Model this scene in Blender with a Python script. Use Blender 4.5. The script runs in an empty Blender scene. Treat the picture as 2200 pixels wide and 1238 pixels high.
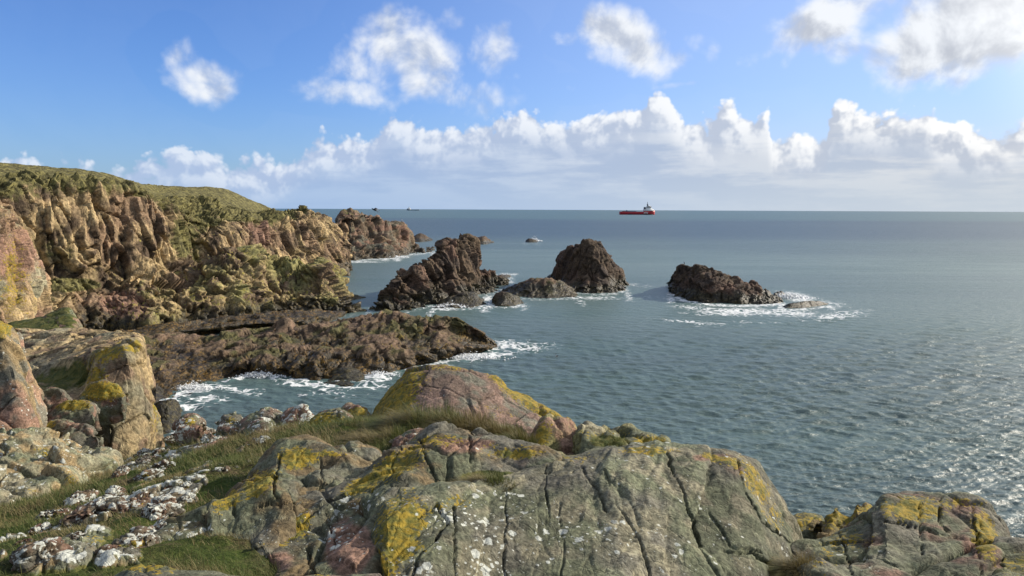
import bpy, math
import numpy as np
from mathutils import Matrix, Vector
R = math.radians
sc = bpy.context.scene
C = sc.collection
rng = np.random.default_rng(7)
f32 = np.float32

# ------------------------------------------------------------------ camera
F = 1571.0; CX, CY = 1100.0, 619.0
CAM = np.array([0.0, 0.0, 18.0])
TH, RO = R(6.12), 0.0044
fw = np.array([0, math.cos(TH), -math.sin(TH)])
r0 = np.array([1.0, 0, 0]); u0 = np.cross(r0, fw)
rt = r0*math.cos(RO) + u0*math.sin(RO); up = -r0*math.sin(RO) + u0*math.cos(RO)
cd = bpy.data.cameras.new('camera'); cam = bpy.data.objects.new('camera', cd); C.objects.link(cam)
cam.matrix_world = Matrix(((rt[0], up[0], -fw[0], 0), (rt[1], up[1], -fw[1], 0), (rt[2], up[2], -fw[2], CAM[2]), (0, 0, 0, 1)))
cd.sensor_width = 36; cd.lens = 36*F/2200; cd.clip_start = 0.1; cd.clip_end = 300000
sc.camera = cam

def ray(px, py):
    return fw + (px-CX)/F*rt + (CY-py)/F*up
def PD(px, py, D):                       # point seen at a pixel, D metres out to sea
    d = ray(px, py); return CAM + d*(D/d[1])
def PZ(px, py, z):                       # point seen at a pixel, at height z
    d = ray(px, py); return CAM + d*((z-CAM[2])/d[2])
def WD(px, py): return PZ(px, py, 0.0)[1]
def PX(px, D, z):
    x = 0.0
    for _ in range(4):
        v = np.array([x, D, z])-CAM
        x += ((px-CX)/F*(v@fw) - v@rt)/rt[0]
    return np.array([x, D, z])
def proj(P):
    V = P-CAM; w = V@fw
    w = np.where(np.abs(w) < 1e-6, 1e-6, w)
    return CX+F*(V@rt)/w, CY-F*(V@up)/w

# ------------------------------------------------------------------ noise
def hsh(ix, iy, iz, s):
    n = (ix.astype(np.uint32)*np.uint32(374761393) + iy.astype(np.uint32)*np.uint32(668265263)
         + iz.astype(np.uint32)*np.uint32(2246822519) + np.uint32((s*3266489917) & 0xffffffff))
    n = (n ^ (n >> np.uint32(15)))*np.uint32(2246822519)
    n = (n ^ (n >> np.uint32(13)))*np.uint32(3266489917)
    return n ^ (n >> np.uint32(16))
def fl(n): return (n & np.uint32(0xffffff)).astype(f32)/f32(16777216)
def vnoise(p, s=0):
    i = np.floor(p).astype(np.int64); f = (p-i).astype(f32); f = f*f*f*(f*(f*6-15)+10)
    out = 0
    for a in (0, 1):
        wx = f[..., 0] if a else 1-f[..., 0]
        for b in (0, 1):
            wy = f[..., 1] if b else 1-f[..., 1]
            for c in (0, 1):
                wz = f[..., 2] if c else 1-f[..., 2]
                out = out + wx*wy*wz*fl(hsh(i[..., 0]+a, i[..., 1]+b, i[..., 2]+c, s))
    return out*2-1
def fbm(p, s=0, o=4, g=0.5):
    t = 0; a = 1.0; n = 0
    for k in range(o):
        t = t+a*vnoise(p*(2.03**k)+k*17.3, s+k); n += a; a *= g
    return t/n
def knoise(p, s=0):                      # piecewise-linear noise on tetrahedra: flat faces, sharp creases
    i = np.floor(p).astype(np.int64); f = (p-i).astype(f32)
    o = np.argsort(-f, axis=-1); fs = np.take_along_axis(f, o, -1)
    v = fl(hsh(i[..., 0], i[..., 1], i[..., 2], s))*(1-fs[..., 0])
    c = i.copy()
    for k in range(3):
        np.put_along_axis(c, o[..., k:k+1], np.take_along_axis(c, o[..., k:k+1], -1)+1, -1)
        w = fs[..., k]-(fs[..., k+1] if k < 2 else 0)
        v = v+w*fl(hsh(c[..., 0], c[..., 1], c[..., 2], s))
    return v*2-1
KR = [np.array(Matrix.Rotation(1.1*k+.5, 3, 'Z') @ Matrix.Rotation(.7*k+.4, 3, 'X')) for k in range(5)]
def kfbm(p, s=0, o=3, g=.5, warp=.3):
    p = p+warp*np.stack([vnoise(p*.8+9*j, s+50+j) for j in range(3)], -1)
    t = 0; a = 1.0; n = 0
    for k in range(o):
        t = t+a*knoise((p@KR[k].T)*(2.1**k)+k*7.7, s+k); n += a; a *= g
    return t/n*1.3
def worley(p, s=0, tilt=1.0):            # F1, F2, plane value of the nearest cell
    i = np.floor(p).astype(np.int64); sh = p.shape[:-1]
    f1 = np.full(sh, 9., f32); f2 = np.full(sh, 9., f32); val = np.zeros(sh, f32)
    for a in (-1, 0, 1):
        for b in (-1, 0, 1):
            for c in (-1, 0, 1):
                jx, jy, jz = i[..., 0]+a, i[..., 1]+b, i[..., 2]+c
                n = hsh(jx, jy, jz, s)
                n2 = hsh(jx, jy, jz, s+101)
                dx = (p[..., 0]-jx).astype(f32)-((n & np.uint32(1023)).astype(f32)/1024*.9+.05)
                dy = (p[..., 1]-jy).astype(f32)-(((n >> np.uint32(10)) & np.uint32(1023)).astype(f32)/1024*.9+.05)
                dz = (p[..., 2]-jz).astype(f32)-(((n >> np.uint32(20)) & np.uint32(1023)).astype(f32)/1024*.9+.05)
                d = dx*dx+dy*dy+dz*dz
                gx = (n2 & np.uint32(255)).astype(f32)/128-1
                gy = ((n2 >> np.uint32(8)) & np.uint32(255)).astype(f32)/128-1
                gz = ((n2 >> np.uint32(16)) & np.uint32(255)).astype(f32)/128-1
                of = ((n2 >> np.uint32(24)) & np.uint32(255)).astype(f32)/128-1
                v = tilt*(gx*dx+gy*dy+gz*dz)+of*.6
                m = d < f1
                f2 = np.where(m, f1, np.minimum(f2, d)); val = np.where(m, v, val); f1 = np.where(m, d, f1)
    return np.sqrt(f1), np.sqrt(f2), val
def sst(x, a, b):
    t = np.clip((x-a)/(b-a), 0, 1); return t*t*(3-2*t)
def rotm(ax, ang):
    return np.array(Matrix.Rotation(R(ang), 3, ax))

# ------------------------------------------------------------------ meshes
def mk_mesh(name, V, quads=None, tris=None):
    me = bpy.data.meshes.new(name)
    V = np.asarray(V, f32).reshape(-1, 3)
    me.vertices.add(len(V)); me.vertices.foreach_set('co', V.ravel())
    idx = []; st = []; tot = []; k = 0
    for A, n in ((quads, 4), (tris, 3)):
        if A is None or not len(A): continue
        A = np.asarray(A, np.int32); idx.append(A.ravel())
        st.append(k+np.arange(len(A))*n); tot.append(np.full(len(A), n)); k += A.size
    idx = np.concatenate(idx).astype(np.int32); st = np.concatenate(st).astype(np.int32); tot = np.concatenate(tot).astype(np.int32)
    me.loops.add(len(idx)); me.loops.foreach_set('vertex_index', idx)
    me.polygons.add(len(st)); me.polygons.foreach_set('loop_start', st); me.polygons.foreach_set('loop_total', tot)
    me.update(calc_edges=True); me.validate()
    return me
def gquads(r, c, flip=False):
    i = np.arange(r*c).reshape(r, c)
    q = np.stack([i[:-1, :-1], i[:-1, 1:], i[1:, 1:], i[1:, :-1]], -1).reshape(-1, 4)
    return q[:, ::-1] if flip else q
def attr(me, name, a):
    a = np.asarray(a, f32)
    if a.ndim >= 2 and a.shape[-1] == 3:
        a = np.concatenate([a, np.ones(a.shape[:-1]+(1,), f32)], -1)
        d = me.attributes.new(name, 'FLOAT_COLOR', 'POINT'); d.data.foreach_set('color', a.ravel())
    else:
        d = me.attributes.new(name, 'FLOAT', 'POINT'); d.data.foreach_set('value', a.ravel())
def link(name, me, mat=None, parent=None, origin=None, smooth=False):
    if origin is not None:
        me.transform(Matrix.Translation(-Vector(origin)))
    o = bpy.data.objects.new(name, me); C.objects.link(o)
    if origin is not None: o.location = origin
    if mat: me.materials.append(mat)
    if smooth: me.polygons.foreach_set('use_smooth', np.ones(len(me.polygons), bool))
    if parent: o.parent = parent
    return o
def tag(o, label=None, cat=None, group=None, kind=None):
    if label: o['label'] = label
    if cat: o['category'] = cat
    if group: o['group'] = group
    if kind: o['kind'] = kind
    return o
def pchip(t, Y, ts):
    Y = np.asarray(Y, float); h = np.diff(t)
    sh = (-1,)+(1,)*(Y.ndim-1)
    hh = h.reshape(sh); dl = np.diff(Y, axis=0)/hh
    m = np.zeros_like(Y)
    if len(t) > 2:
        a, b = dl[:-1], dl[1:]; w1 = 2*hh[1:]+hh[:-1]; w2 = hh[1:]+2*hh[:-1]
        ok = a*b > 0
        with np.errstate(divide='ignore', invalid='ignore'):
            mm = (w1+w2)/(w1/np.where(ok, a, 1)+w2/np.where(ok, b, 1))
        m[1:-1] = np.where(ok, mm, 0)
    m[0] = dl[0]; m[-1] = dl[-1]
    k = np.clip(np.searchsorted(t, ts, side='right')-1, 0, len(t)-2)
    H = h[k].reshape(sh); s = ((ts-t[k])/h[k]).reshape(sh)
    s2, s3 = s*s, s*s*s
    return (2*s3-3*s2+1)*Y[k]+(s3-2*s2+s)*H*m[k]+(-2*s3+3*s2)*Y[k+1]+(s3-s2)*H*m[k+1]
def refine(net, res, sharp=.35):
    for ax in (0, 1):
        A = np.moveaxis(net, ax, 0)
        ch = np.linalg.norm(np.diff(A[..., :3], axis=0), axis=-1).mean(1)+1e-6
        t = np.concatenate([[0], np.cumsum(ch)])
        n = np.maximum(1, np.ceil(ch/res)).astype(int)
        ts = np.concatenate([np.linspace(t[i], t[i+1], n[i], endpoint=False) for i in range(len(n))]+[[t[-1]]])
        B = pchip(t, A, ts)
        k = np.clip(np.searchsorted(t, ts, side='right')-1, 0, len(t)-2)
        s = ((ts-t[k])/ch[k])[:, None, None]
        L = A[k]*(1-s)+A[k+1]*s
        net = np.moveaxis(B*(1-sharp)+L*sharp, 0, ax)
    return net
def normals(P):
    du = np.gradient(P, axis=1); dv = np.gradient(P, axis=0)
    N = np.cross(du, dv); N /= np.linalg.norm(N, axis=-1, keepdims=True)+1e-9
    return N
def displace(P, layers, seed=0, amask=None):
    N = normals(P); B = P.copy()
    M = 1.0 if amask is None else amask
    for k, L in enumerate(layers):
        kind, size, amp = L[:3]; rot = L[3] if len(L) > 3 else None
        q = B if rot is None else B@rot.T
        if kind == 'fbm':
            v = fbm(q/np.array(size), seed+k*7, 4)
            P = P+N*(amp*v*M)[..., None]
        elif kind == 'blk':                   # jointed blocks: each stands out or back as one piece
            q = q/np.array(size)
            w = q+.10*np.stack([knoise(q*1.1+9*j, seed+j) for j in range(3)], -1)
            f1, f2, v = worley(w, seed+k*7, L[5] if len(L) > 5 else .5)
            cr = L[4] if len(L) > 4 else .5
            TONE[0] = TONE[0]*(1+.20*np.clip(v*1.4, -1, 1))
            v = v*1.25-cr*np.clip(1-(f2-f1)/.05, 0, 1)
            H = N*np.array([1, 1, .35 if size[2] > 1.5*size[0] else .8]); H /= np.linalg.norm(H, axis=-1, keepdims=True)+1e-6
            P = P+H*(amp*v*M)[..., None]
        elif kind == 'fac':
            v = kfbm(q/np.array(size), seed+k*7, L[4] if len(L) > 4 else 3)
            P = P+N*(amp*v*M)[..., None]
        elif kind == 'jit':                   # shift all three ways, for ragged ridges
            q = q/np.array(size)
            v = np.stack([fbm(q+31*j, seed+k*7+j, 3) for j in range(3)], -1)
            P = P+v*amp*(M if np.isscalar(M) else M[..., None])
        else:
            q = q/np.array(size)
            w = q+.22*np.stack([vnoise(q*1.3+9*j, seed+j) for j in range(3)], -1)
            f1, f2, v = worley(w, seed+k*7, L[5] if len(L) > 5 else 1.3)
            cr = L[4] if len(L) > 4 else .5
            v = v-cr*np.exp(-(f2-f1)/CRW)
            P = P+N*(amp*v*M)[..., None]
    return P
def blobs(P, L):                         # patches where something grows, given where they are seen
    px, py = proj(P); m = np.zeros(px.shape)
    for b in L:
        x, y, rx, ry = b[:4]; s = b[4] if len(b) > 4 else 1.0; a = R(b[5]) if len(b) > 5 else 0
        dx, dy = px-x, py-y
        u = (dx*math.cos(a)+dy*math.sin(a))/rx; v = (-dx*math.sin(a)+dy*math.cos(a))/ry
        m = np.maximum(m, s*np.exp(-(u*u+v*v)**1.5*.7))
    return m
TONE = [1.0]; FOAMLINES = []; CRW = .05
OBST = []

# ------------------------------------------------------------------ node helper
class NT:
    def __init__(s, nt): s.nt = nt; nt.nodes.clear()
    def n(s, typ, ins=None, **kw):
        nd = s.nt.nodes.new(typ)
        for k, v in kw.items(): setattr(nd, k, v)
        for k, v in (ins or {}).items():
            sk = nd.inputs[k]
            if isinstance(v, bpy.types.NodeSocket): s.nt.links.new(v, sk)
            else: sk.default_value = v
        return nd
    def m(s, op, a, b=0.0, c=0.0, clamp=False):
        return s.n('ShaderNodeMath', {0: a, 1: b, 2: c}, operation=op, use_clamp=clamp).outputs[0]
    def v(s, op, a, b=(0, 0, 0)):
        nd = s.n('ShaderNodeVectorMath', {0: a, 1: b}, operation=op)
        return nd.outputs['Value'] if op in ('LENGTH', 'DOT_PRODUCT') else nd.outputs[0]
    def mix(s, f, a, b, bt='MIX'):
        nd = s.n('ShaderNodeMix', data_type='RGBA', blend_type=bt)
        for i, x in ((0, f), (6, a), (7, b)):
            if isinstance(x, bpy.types.NodeSocket): s.nt.links.new(x, nd.inputs[i])
            else: nd.inputs[i].default_value = x if i == 0 else tuple(x)+(1,)*(4-len(x))
        return nd.outputs[2]
    def rng(s, x, a, b, c=0.0, d=1.0, smooth=True):
        return s.n('ShaderNodeMapRange', {0: x, 1: a, 2: b, 3: c, 4: d}, interpolation_type='SMOOTHSTEP' if smooth else 'LINEAR').outputs[0]
    def noise(s, vec, scale, detail=4, rough=.55, dist=0.0):
        return s.n('ShaderNodeTexNoise', {'Vector': vec, 'Scale': scale, 'Detail': detail, 'Roughness': rough, 'Distortion': dist}).outputs[0]
    def vor(s, vec, scale, feature='F1', detail=0, rough=.5, rand=1.0, out='Distance', **kw):
        nd = s.n('ShaderNodeTexVoronoi', {'Vector': vec, 'Scale': scale, 'Randomness': rand, 'Detail': detail, 'Roughness': rough}, feature=feature, **kw)
        return nd.outputs[out]
    def at(s, name, col=False):
        nd = s.n('ShaderNodeAttribute', attribute_name=name); return nd.outputs['Color' if col else 'Fac']
def new_mat(name):
    m = bpy.data.materials.new(name); m.use_nodes = True; return m, NT(m.node_tree)
def flat_mat(name, col, rough=.6, var=.15, scale=3.0, metal=0.0):
    m, t = new_mat(name)
    pos = t.n('ShaderNodeTexCoord').outputs['Object']
    nz = t.noise(pos, scale)
    c = t.mix(nz, [x*(1-var) for x in col], [min(1, x*(1+var)) for x in col])
    b = t.n('ShaderNodeBsdfPrincipled', {'Base Color': c, 'Roughness': rough, 'Metallic': metal})
    t.n('ShaderNodeOutputMaterial', {0: b.outputs[0]})
    return m

def rock_mat(name, s, bump, yel=(.33, .225, .016), yel2=(.13, .125, .02), wht=(.60, .62, .55), spots=9.0, grass=((.045, .06, .012), (.13, .12, .03)), weed=((.05, .042, .02), (.12, .08, .022))):
    # s: size in metres of the finest readable grain
    m, t = new_mat(name)
    pos = t.n('ShaderNodeNewGeometry').outputs['Position']
    base = t.at('base', True)
    fine = t.noise(pos, 1/s, 5, .65)
    med = t.noise(pos, .22/s, 4, .6)
    c = t.mix(t.rng(fine, .3, .72), t.mix(1.0, base, (.52, .50, .48), 'MULTIPLY'), t.mix(1.0, base, (1.35, 1.35, 1.35), 'MULTIPLY'))
    mos = t.n('ShaderNodeSeparateColor', {0: t.vor(pos, .42/s, 'F1', out='Color')}).outputs[0]
    c = t.mix(1.0, c, t.mix(mos, (.74, .75, .70), (1.30, 1.27, 1.18)), 'MULTIPLY')
    # yellow lichen
    my = t.m('ADD', t.at('yel'), t.m('MULTIPLY', t.m('SUBTRACT', med, .5), 1.3))
    my = t.m('ADD', my, t.m('MULTIPLY', t.m('SUBTRACT', fine, .5), 1.9))
    my = t.m('ADD', my, t.m('MULTIPLY', t.rng(t.vor(pos, .8/s), .1, .6), -.25))
    my = t.m('MULTIPLY', t.rng(my, .40, .52), t.rng(t.at('yel'), .04, .12))
    yc = t.mix(t.rng(t.noise(pos, .5/s, 3), .35, .65), yel2, yel)
    c = t.mix(t.m('MULTIPLY', my, .88), c, yc)
    # white crusts
    wp = t.v('ADD', pos, t.n('ShaderNodeVectorMath', {0: t.n('ShaderNodeTexNoise', {'Vector': pos, 'Scale': .8/s, 'Detail': 2.0}).outputs['Color'], 3: s*1.5}, operation='SCALE').outputs[0])
    sp = t.vor(wp, spots)
    sp2 = t.vor(wp, spots*2.7)
    big = t.noise(pos, spots*.25, 2)
    wa = t.at('wht')
    th = t.m('MULTIPLY', wa, t.rng(big, .3, .7, .15, .62))
    mw = t.m('MAXIMUM', t.rng(t.m('SUBTRACT', th, sp), 0.0, .06), t.rng(t.m('SUBTRACT', t.m('MULTIPLY', th, .85), sp2), 0.0, .08))
    mw = t.m('MULTIPLY', mw, t.rng(wa, .03, .1))
    wc = t.mix(t.rng(fine, .35, .6), [x*.55 for x in wht], wht)
    c = t.mix(t.m('MULTIPLY', mw, .9), c, wc)
    # grass and moss
    mg = t.m('ADD', t.at('grs'), t.m('MULTIPLY', t.m('SUBTRACT', med, .5), .8))
    mg = t.m('MULTIPLY', t.rng(mg, .4, .6), t.rng(t.at('grs'), .04, .15))
    gc = t.mix(t.rng(t.noise(pos, .45/s, 5, .7), .35, .68), grass[0], grass[1])
    c = t.mix(mg, c, gc)
    # tidal weed and wet black zone
    mt = t.at('tide')
    wd = t.mix(t.rng(fine, .4, .65), (.012, .011, .008), t.mix(t.rng(med, .42, .6), weed[0], weed[1]))
    c = t.mix(t.m('MULTIPLY', mt, .93), c, wd)
    # relief
    cr = t.vor(t.v('MULTIPLY', wp, (1, 1, .6)), .2/s, 'DISTANCE_TO_EDGE')
    h = t.m('ADD', t.m('MULTIPLY', fine, .55), t.m('MULTIPLY', t.rng(cr, 0, .04), .14))
    h = t.m('ADD', h, t.m('MULTIPLY', med, .25))
    bp = t.n('ShaderNodeBump', {'Height': h, 'Strength': bump, 'Distance': s*1.2})
    rough = t.rng(mt, 0, 1, .88, .45)
    b = t.n('ShaderNodeBsdfPrincipled', {'Base Color': c, 'Roughness': rough, 'Normal': bp.outputs[0], 'Specular IOR Level': .3})
    t.n('ShaderNodeOutputMaterial', {0: b.outputs[0]})
    return m
M_NEAR = rock_mat('lichened granite', .03, .75)
M_MID = rock_mat('weathered granite', .10, .8, spots=3.0)
M_FAR = rock_mat('sea cliff granite', .42, .9, grass=((.055, .05, .02), (.23, .205, .075)), yel=(.30, .25, .05), yel2=(.17, .16, .04), spots=1.0)
M_KELP = rock_mat('kelp covered rock', .30, 1.0, yel=(.20, .15, .03), yel2=(.12, .09, .02), spots=1.0, weed=((.05, .035, .012), (.20, .115, .02)))
M_REEF = rock_mat('tidal granite', .30, 1.0, yel=(.20, .15, .03), yel2=(.12, .09, .02), spots=1.0, weed=((.040, .036, .016), (.105, .085, .030)))

PINK = np.array([.25, .155, .118]); TAN = np.array([.33, .25, .14]); GREY = np.array([.125, .120, .098]); BROWN = np.array([.115, .082, .056])
DARK = np.array([.065, .048, .04]); OLIVE = np.array([.17, .16, .07]); PALE = np.array([.30, .28, .20]); GGRN = np.array([.130, .142, .092])

def colour(P, cols, size, seed):
    n = fbm(P/size, seed, 4)*1.6
    n2 = fbm(P/size*2.3+50, seed+9, 3)*1.6
    a = sst(n, -.5, .5)[..., None]; b = sst(n2, -.1, .6)[..., None]
    c = cols[0]*(1-a)+cols[1]*a
    if len(cols) > 2: c = c*(1-b)+cols[2]*b
    return c

ID = 0
def rock(name, rows, res, layers, cols, csize, mat, label=None, cat=None, group=None, kind=None, back=1.0, side=True, bottom=1.0,
         yel=(), wht=(), grs=(), gtop=None, grows=None, tidez=None, pink=(), foam=False, smooth=False, sharp=.35, fade=None, parent=None, ywall=0.0, wwall=0.0, backz=None, extra=None, cracks=()):
    """rows: front-bottom row first, ridge row last; each a list of world points."""
    global ID
    ID += 1; seed = ID*131
    net = np.array(rows, float)
    g = np.zeros(net.shape[:2]) if grows is None else np.array(grows, float).reshape(len(net), -1)*np.ones(net.shape[:2])
    net = np.concatenate([net, g[..., None]], -1)
    # carry it down in front, over the ridge and down behind, and round both ends
    lo = net[0].copy(); lo[:, 2] -= bottom; lo[:, 1] -= bottom*.15
    t = back
    def away(r, d):
        r = r.copy(); k_ = 1+d/r[..., 1]; r[..., 0] *= k_; r[..., 1] *= k_; return r
    b1 = away(net[-1], .25*t); b1[:, 2] -= .04*t
    b2 = away(net[-1], .75*t); b2[:, 2] -= .40*t
    b3 = away(net[-1], 1.1*t); b3[:, 2] = np.minimum(b3[:, 2]-1.2*t, net[0, :, 2]-bottom)
    if backz is not None: b3[:, 2] = backz
    net = np.concatenate([lo[None], net, b1[None], b2[None], b3[None]], 0)
    if side:
        L = net[:, :1].copy(); Rr = net[:, -1:].copy(); md = net[:, :, 1].mean()
        L = away(L, .5*t); Rr = away(Rr, .5*t)
        if net[:, :, 0].mean() < 0: L[..., 0] -= .1*t
        else: Rr[..., 0] += .1*t
        L[..., 2] -= .3*t; Rr[..., 2] -= .3*t
        net = np.concatenate([L, net, Rr], 1)
    G = refine(net, res, sharp)
    P, gm = G[..., :3], np.clip(G[..., 3], 0, 1)
    TONE[0] = np.ones(P.shape[:2])
    P = displace(P, layers, seed, None if fade is None else 1-.88*sst(gm, .70, .97))
    if extra: P = extra(P)
    if cracks:
        N = normals(P); px, py = proj(P); dep_ = np.zeros(px.shape)
        jx = 7*kfbm(P/.16, seed+60, 3); jy = 7*kfbm(P/.16, seed+61, 3); wv_ = .75+.5*vnoise(P/.2, seed+62)
        for ln in cracks:
            wd_, dp_ = ln[0]
            for (ax, ay), (bx, by) in zip(ln[1:-1], ln[2:]):
                ex, ey = bx-ax, by-ay
                tt = np.clip(((px+jx-ax)*ex+(py+jy-ay)*ey)/(ex*ex+ey*ey), 0, 1)
                dd = np.hypot(px+jx-ax-tt*ex, py+jy-ay-tt*ey)
                dep_ = np.maximum(dep_, dp_*.8*np.clip(1.15-(dd/(wd_*.75*wv_)), 0, 1)*wv_)
        P = P-N*dep_[..., None]
    N = normals(P)
    me = mk_mesh(name, P, gquads(*P.shape[:2]))
    base = colour(P, cols, csize, seed)*np.clip(TONE[0], .6, 1.45)[..., None]
    if len(pink):
        m = blobs(P, pink)[..., None]; m = sst(m+fbm(P/(csize*.5), seed+5, 3)[..., None]*.5, .3, .6); base = base*(1-m)+PINK*(.95+.2*fbm(P/csize*3, seed, 2)[..., None])*m
    attr(me, 'base', np.clip(base, 0, 1))
    y = blobs(P, yel) if len(yel) else np.zeros(P.shape[:2])
    y = np.maximum(y, ywall*sst(N[..., 2], -.2, .6)) if ywall else y
    w = blobs(P, wht) if len(wht) else np.zeros(P.shape[:2])
    w = np.maximum(w, wwall)
    if gtop is not None:
        z0, amt = gtop
        gm = np.maximum(gm, amt*sst(N[..., 2], .55, .85)*sst(P[..., 2]+1.5*fbm(P/3, seed, 3), z0-1, z0+1))
    if len(grs): gm = np.maximum(gm, blobs(P, grs))
    attr(me, 'yel', y); attr(me, 'wht', w); attr(me, 'grs', gm)
    if tidez: td = 1-sst(P[..., 2]+tidez*.45*fbm(P/np.array([4, 4, 4]), seed+3, 4)*2, tidez*.6, tidez*1.25)
    else: td = np.zeros(P.shape[:2])
    attr(me, 'tide', td)
    og = net[..., :3].reshape(-1, 3).mean(0); og[2] = max(0.0, net[1:-3, :, 2].min())
    o = link(name, me, mat, origin=tuple(og), smooth=smooth, parent=parent)
    tag(o, label, cat, group, kind)
    if foam: FOAMLINES.append(([proj(np.array([p]))for p in net[1, :, :3]], foam))
    return o

VERT = rotm('Y', 8)
# rock textures at three scales; vertical slabs for the sea cliffs
def slabs(a, tilt=10, w=1.0):
    r = rotm('Y', tilt)@rotm('Z', 25)
    return [('fac', (9*w, 9*w, 14*w), 2.6*a, r, 2), ('blk', (3.0*w, 3.4*w, 11*w), 1.35*a, r, .9), ('blk', (1.3*w, 1.4*w, 5.2*w), .75*a, r, .8), ('blk', (.55*w, .65*w, 1.9*w), .26*a, r, .6), ('fac', (.7*w, .8*w, 1.8*w), .16*a, r, 2)]
def reefs(a, tilt=35):
    r = rotm('Y', tilt)@rotm('Z', 20)
    return [('fbm', (8, 8, 6), .8*a), ('fac', (3, 6, 4), .7*a, r, 3), ('blk', (1.5, 4.5, 3.0), .50*a, r, .8), ('blk', (.6, 1.8, 1.2), .34*a, r, .6), ('fac', (.5, 1.0, .9), .18*a, r, 3)]
def stones(a, s=1.0, tilt=0, cr=.5):
    r = rotm('Y', tilt)@rotm('X', 12)
    return [('fbm', (1.6*s,)*3, .07*a), ('fac', (1.0*s, .85*s, .9*s), .11*a, r, 4), ('blk', (.7*s, .6*s, .7*s), .06*a, r, .8), ('blk', (.25*s, .22*s, .26*s), .018*a, r, .7), ('fac', (.08*s,)*3, .010*a, None, 2)]

def sea_rock(name, cols_, depth, res, layers, prof=((0, 0), (.3, .35), (.62, .6), (.88, .8), (1, 1)), basez=-.2, pal=(BROWN, PINK*.8, DARK), cs=6, mat=None, back=None, tide=2.0, foam=1.0, **kw):
    rows = []
    for hf, df in prof:
        row = []
        for c in cols_:
            px, by, ty = c[:3]; dp = c[3] if len(c) > 3 else depth
            B = PZ(px, by, basez); D0 = B[1]
            T = PD(px, ty, D0+dp)
            D = D0+dp*df; z = B[2]+(T[2]-B[2])*hf
            row.append(PX(px, D, z))
        rows.append(row)
    return rock(name, rows, res, layers, pal, cs, mat or M_REEF, back=back or depth, bottom=1.5, tidez=tide, foam=foam, **kw)

# ================================================================== LAND
# ---- far promontory
sea_rock('rock_promontory', [(640, 572, 505), (690, 570, 492), (722, 564, 480), (735, 562, 459), (760, 561, 455), (792, 558, 461), (830, 556, 472), (862, 551, 488), (874, 549, 500), (882, 547, 526), (905, 545, 534), (932, 542, 539)],
         30, .55, slabs(1.0), prof=((0, 0), (.25, .35), (.42, .6), (.50, .85), (.8, .95), (1, 1)), pal=(BROWN*1.2, GREY, PINK*.8), mat=M_FAR, tide=2.6, gtop=(15, .55), ywall=.30,
         label='rocky promontory with a flat ragged cap beyond the grassy headland', cat='rock promontory')
# ---- grassy headland with the big cliff
px_ = [-150, 0, 80, 150, 220, 290, 350, 420, 480, 540, 600, 650, 700, 735]
tab = [
 ([720, 715, 710, 700, 695, 690, 680, 670, 650, 640, 605, 592, 578, 565], [80, 90, 95, 100, 104, 108, 112, 118, 125, 132, 150, 165, 185, 200]),
 ([640, 640, 640, 640, 635, 625, 615, 605, 595, 590, 565, 562, 562, 560], [84, 94, 100, 104, 108, 112, 116, 122, 130, 138, 155, 169, 188, 202]),
 ([570, 570, 565, 560, 560, 560, 560, 570, 560, 550, 530, 535, 545, 555], [88, 99, 105, 109, 114, 118, 124, 134, 140, 146, 160, 174, 191, 204]),
 ([480, 470, 470, 475, 480, 480, 500, 520, 500, 505, 497, 500, 520, 548], [89.5, 100.5, 106.5, 110.5, 115.5, 121, 126, 137, 142.5, 149, 163, 177, 194, 206]),
 ([400, 402, 402, 403, 408, 420, 440, 458, 462, 466, 474, 470, 490, 538], [91, 102, 108, 112.5, 117.5, 123.5, 129, 141, 146, 154, 172, 183, 199, 209]),
 ([370, 378, 382, 386, 396, 412, 420, 428, 436, 452, 468, 462, 482, 530], [105, 118, 124, 129, 134, 142, 158, 170, 178, 188, 200, 194, 205, 210]),
 ([338, 349, 355, 363, 373, 393, 399, 400, 405, 430, 455, 456, 474, 522], [120, 130, 136, 140, 145, 152, 175, 190, 200, 208, 214, 198, 208, 212])]
rows = [[PD(p, y, d) for p, y, d in zip(px_, ys, ds)] for ys, ds in tab]
grow = [[0]*14, [.3, .3, .6, .3, 0, 0, 0, .1, 0, 0, 0, 0, 0, 0], [.15, .15, .35, .2, 0, 0, .3, .55, 0, 0, 0, .1, 0, 0], [.1, .2, .2, .1, 0, 0, .15, .6, .15, .05, .1, .1, 0, 0],
        [.7, .7, .6, .6, .6, .6, .5, .6, .6, .7, .7, .3, .3, .2], [1]*10+[1, .6, .4, .2], [1]*10+[1, .5, .3, .2]]
def hfade(P):
    px, py = proj(P); return 1-.85*sst(-py, -415, -392)*sst(px, -400, -300)*(1-sst(px, 560, 620))
rock('headland', rows, .20, slabs(1.05, 12, 1.1), (TAN*1.05, np.array([.24, .165, .11]), BROWN*.75), 6, M_FAR, kind='structure', tidez=3.2, grs=[(110, 545, 60, 45, .5), (395, 515, 36, 55, .7), (330, 640, 60, 12, .6), (140, 612, 70, 13, 1.3)], back=60, bottom=5, grows=grow, ywall=.28, fade=hfade, backz=12,
     label=None, gtop=(8, .12), pink=[(265, 650, 55, 30, .8), (560, 500, 25, 30, .8)])
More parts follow.
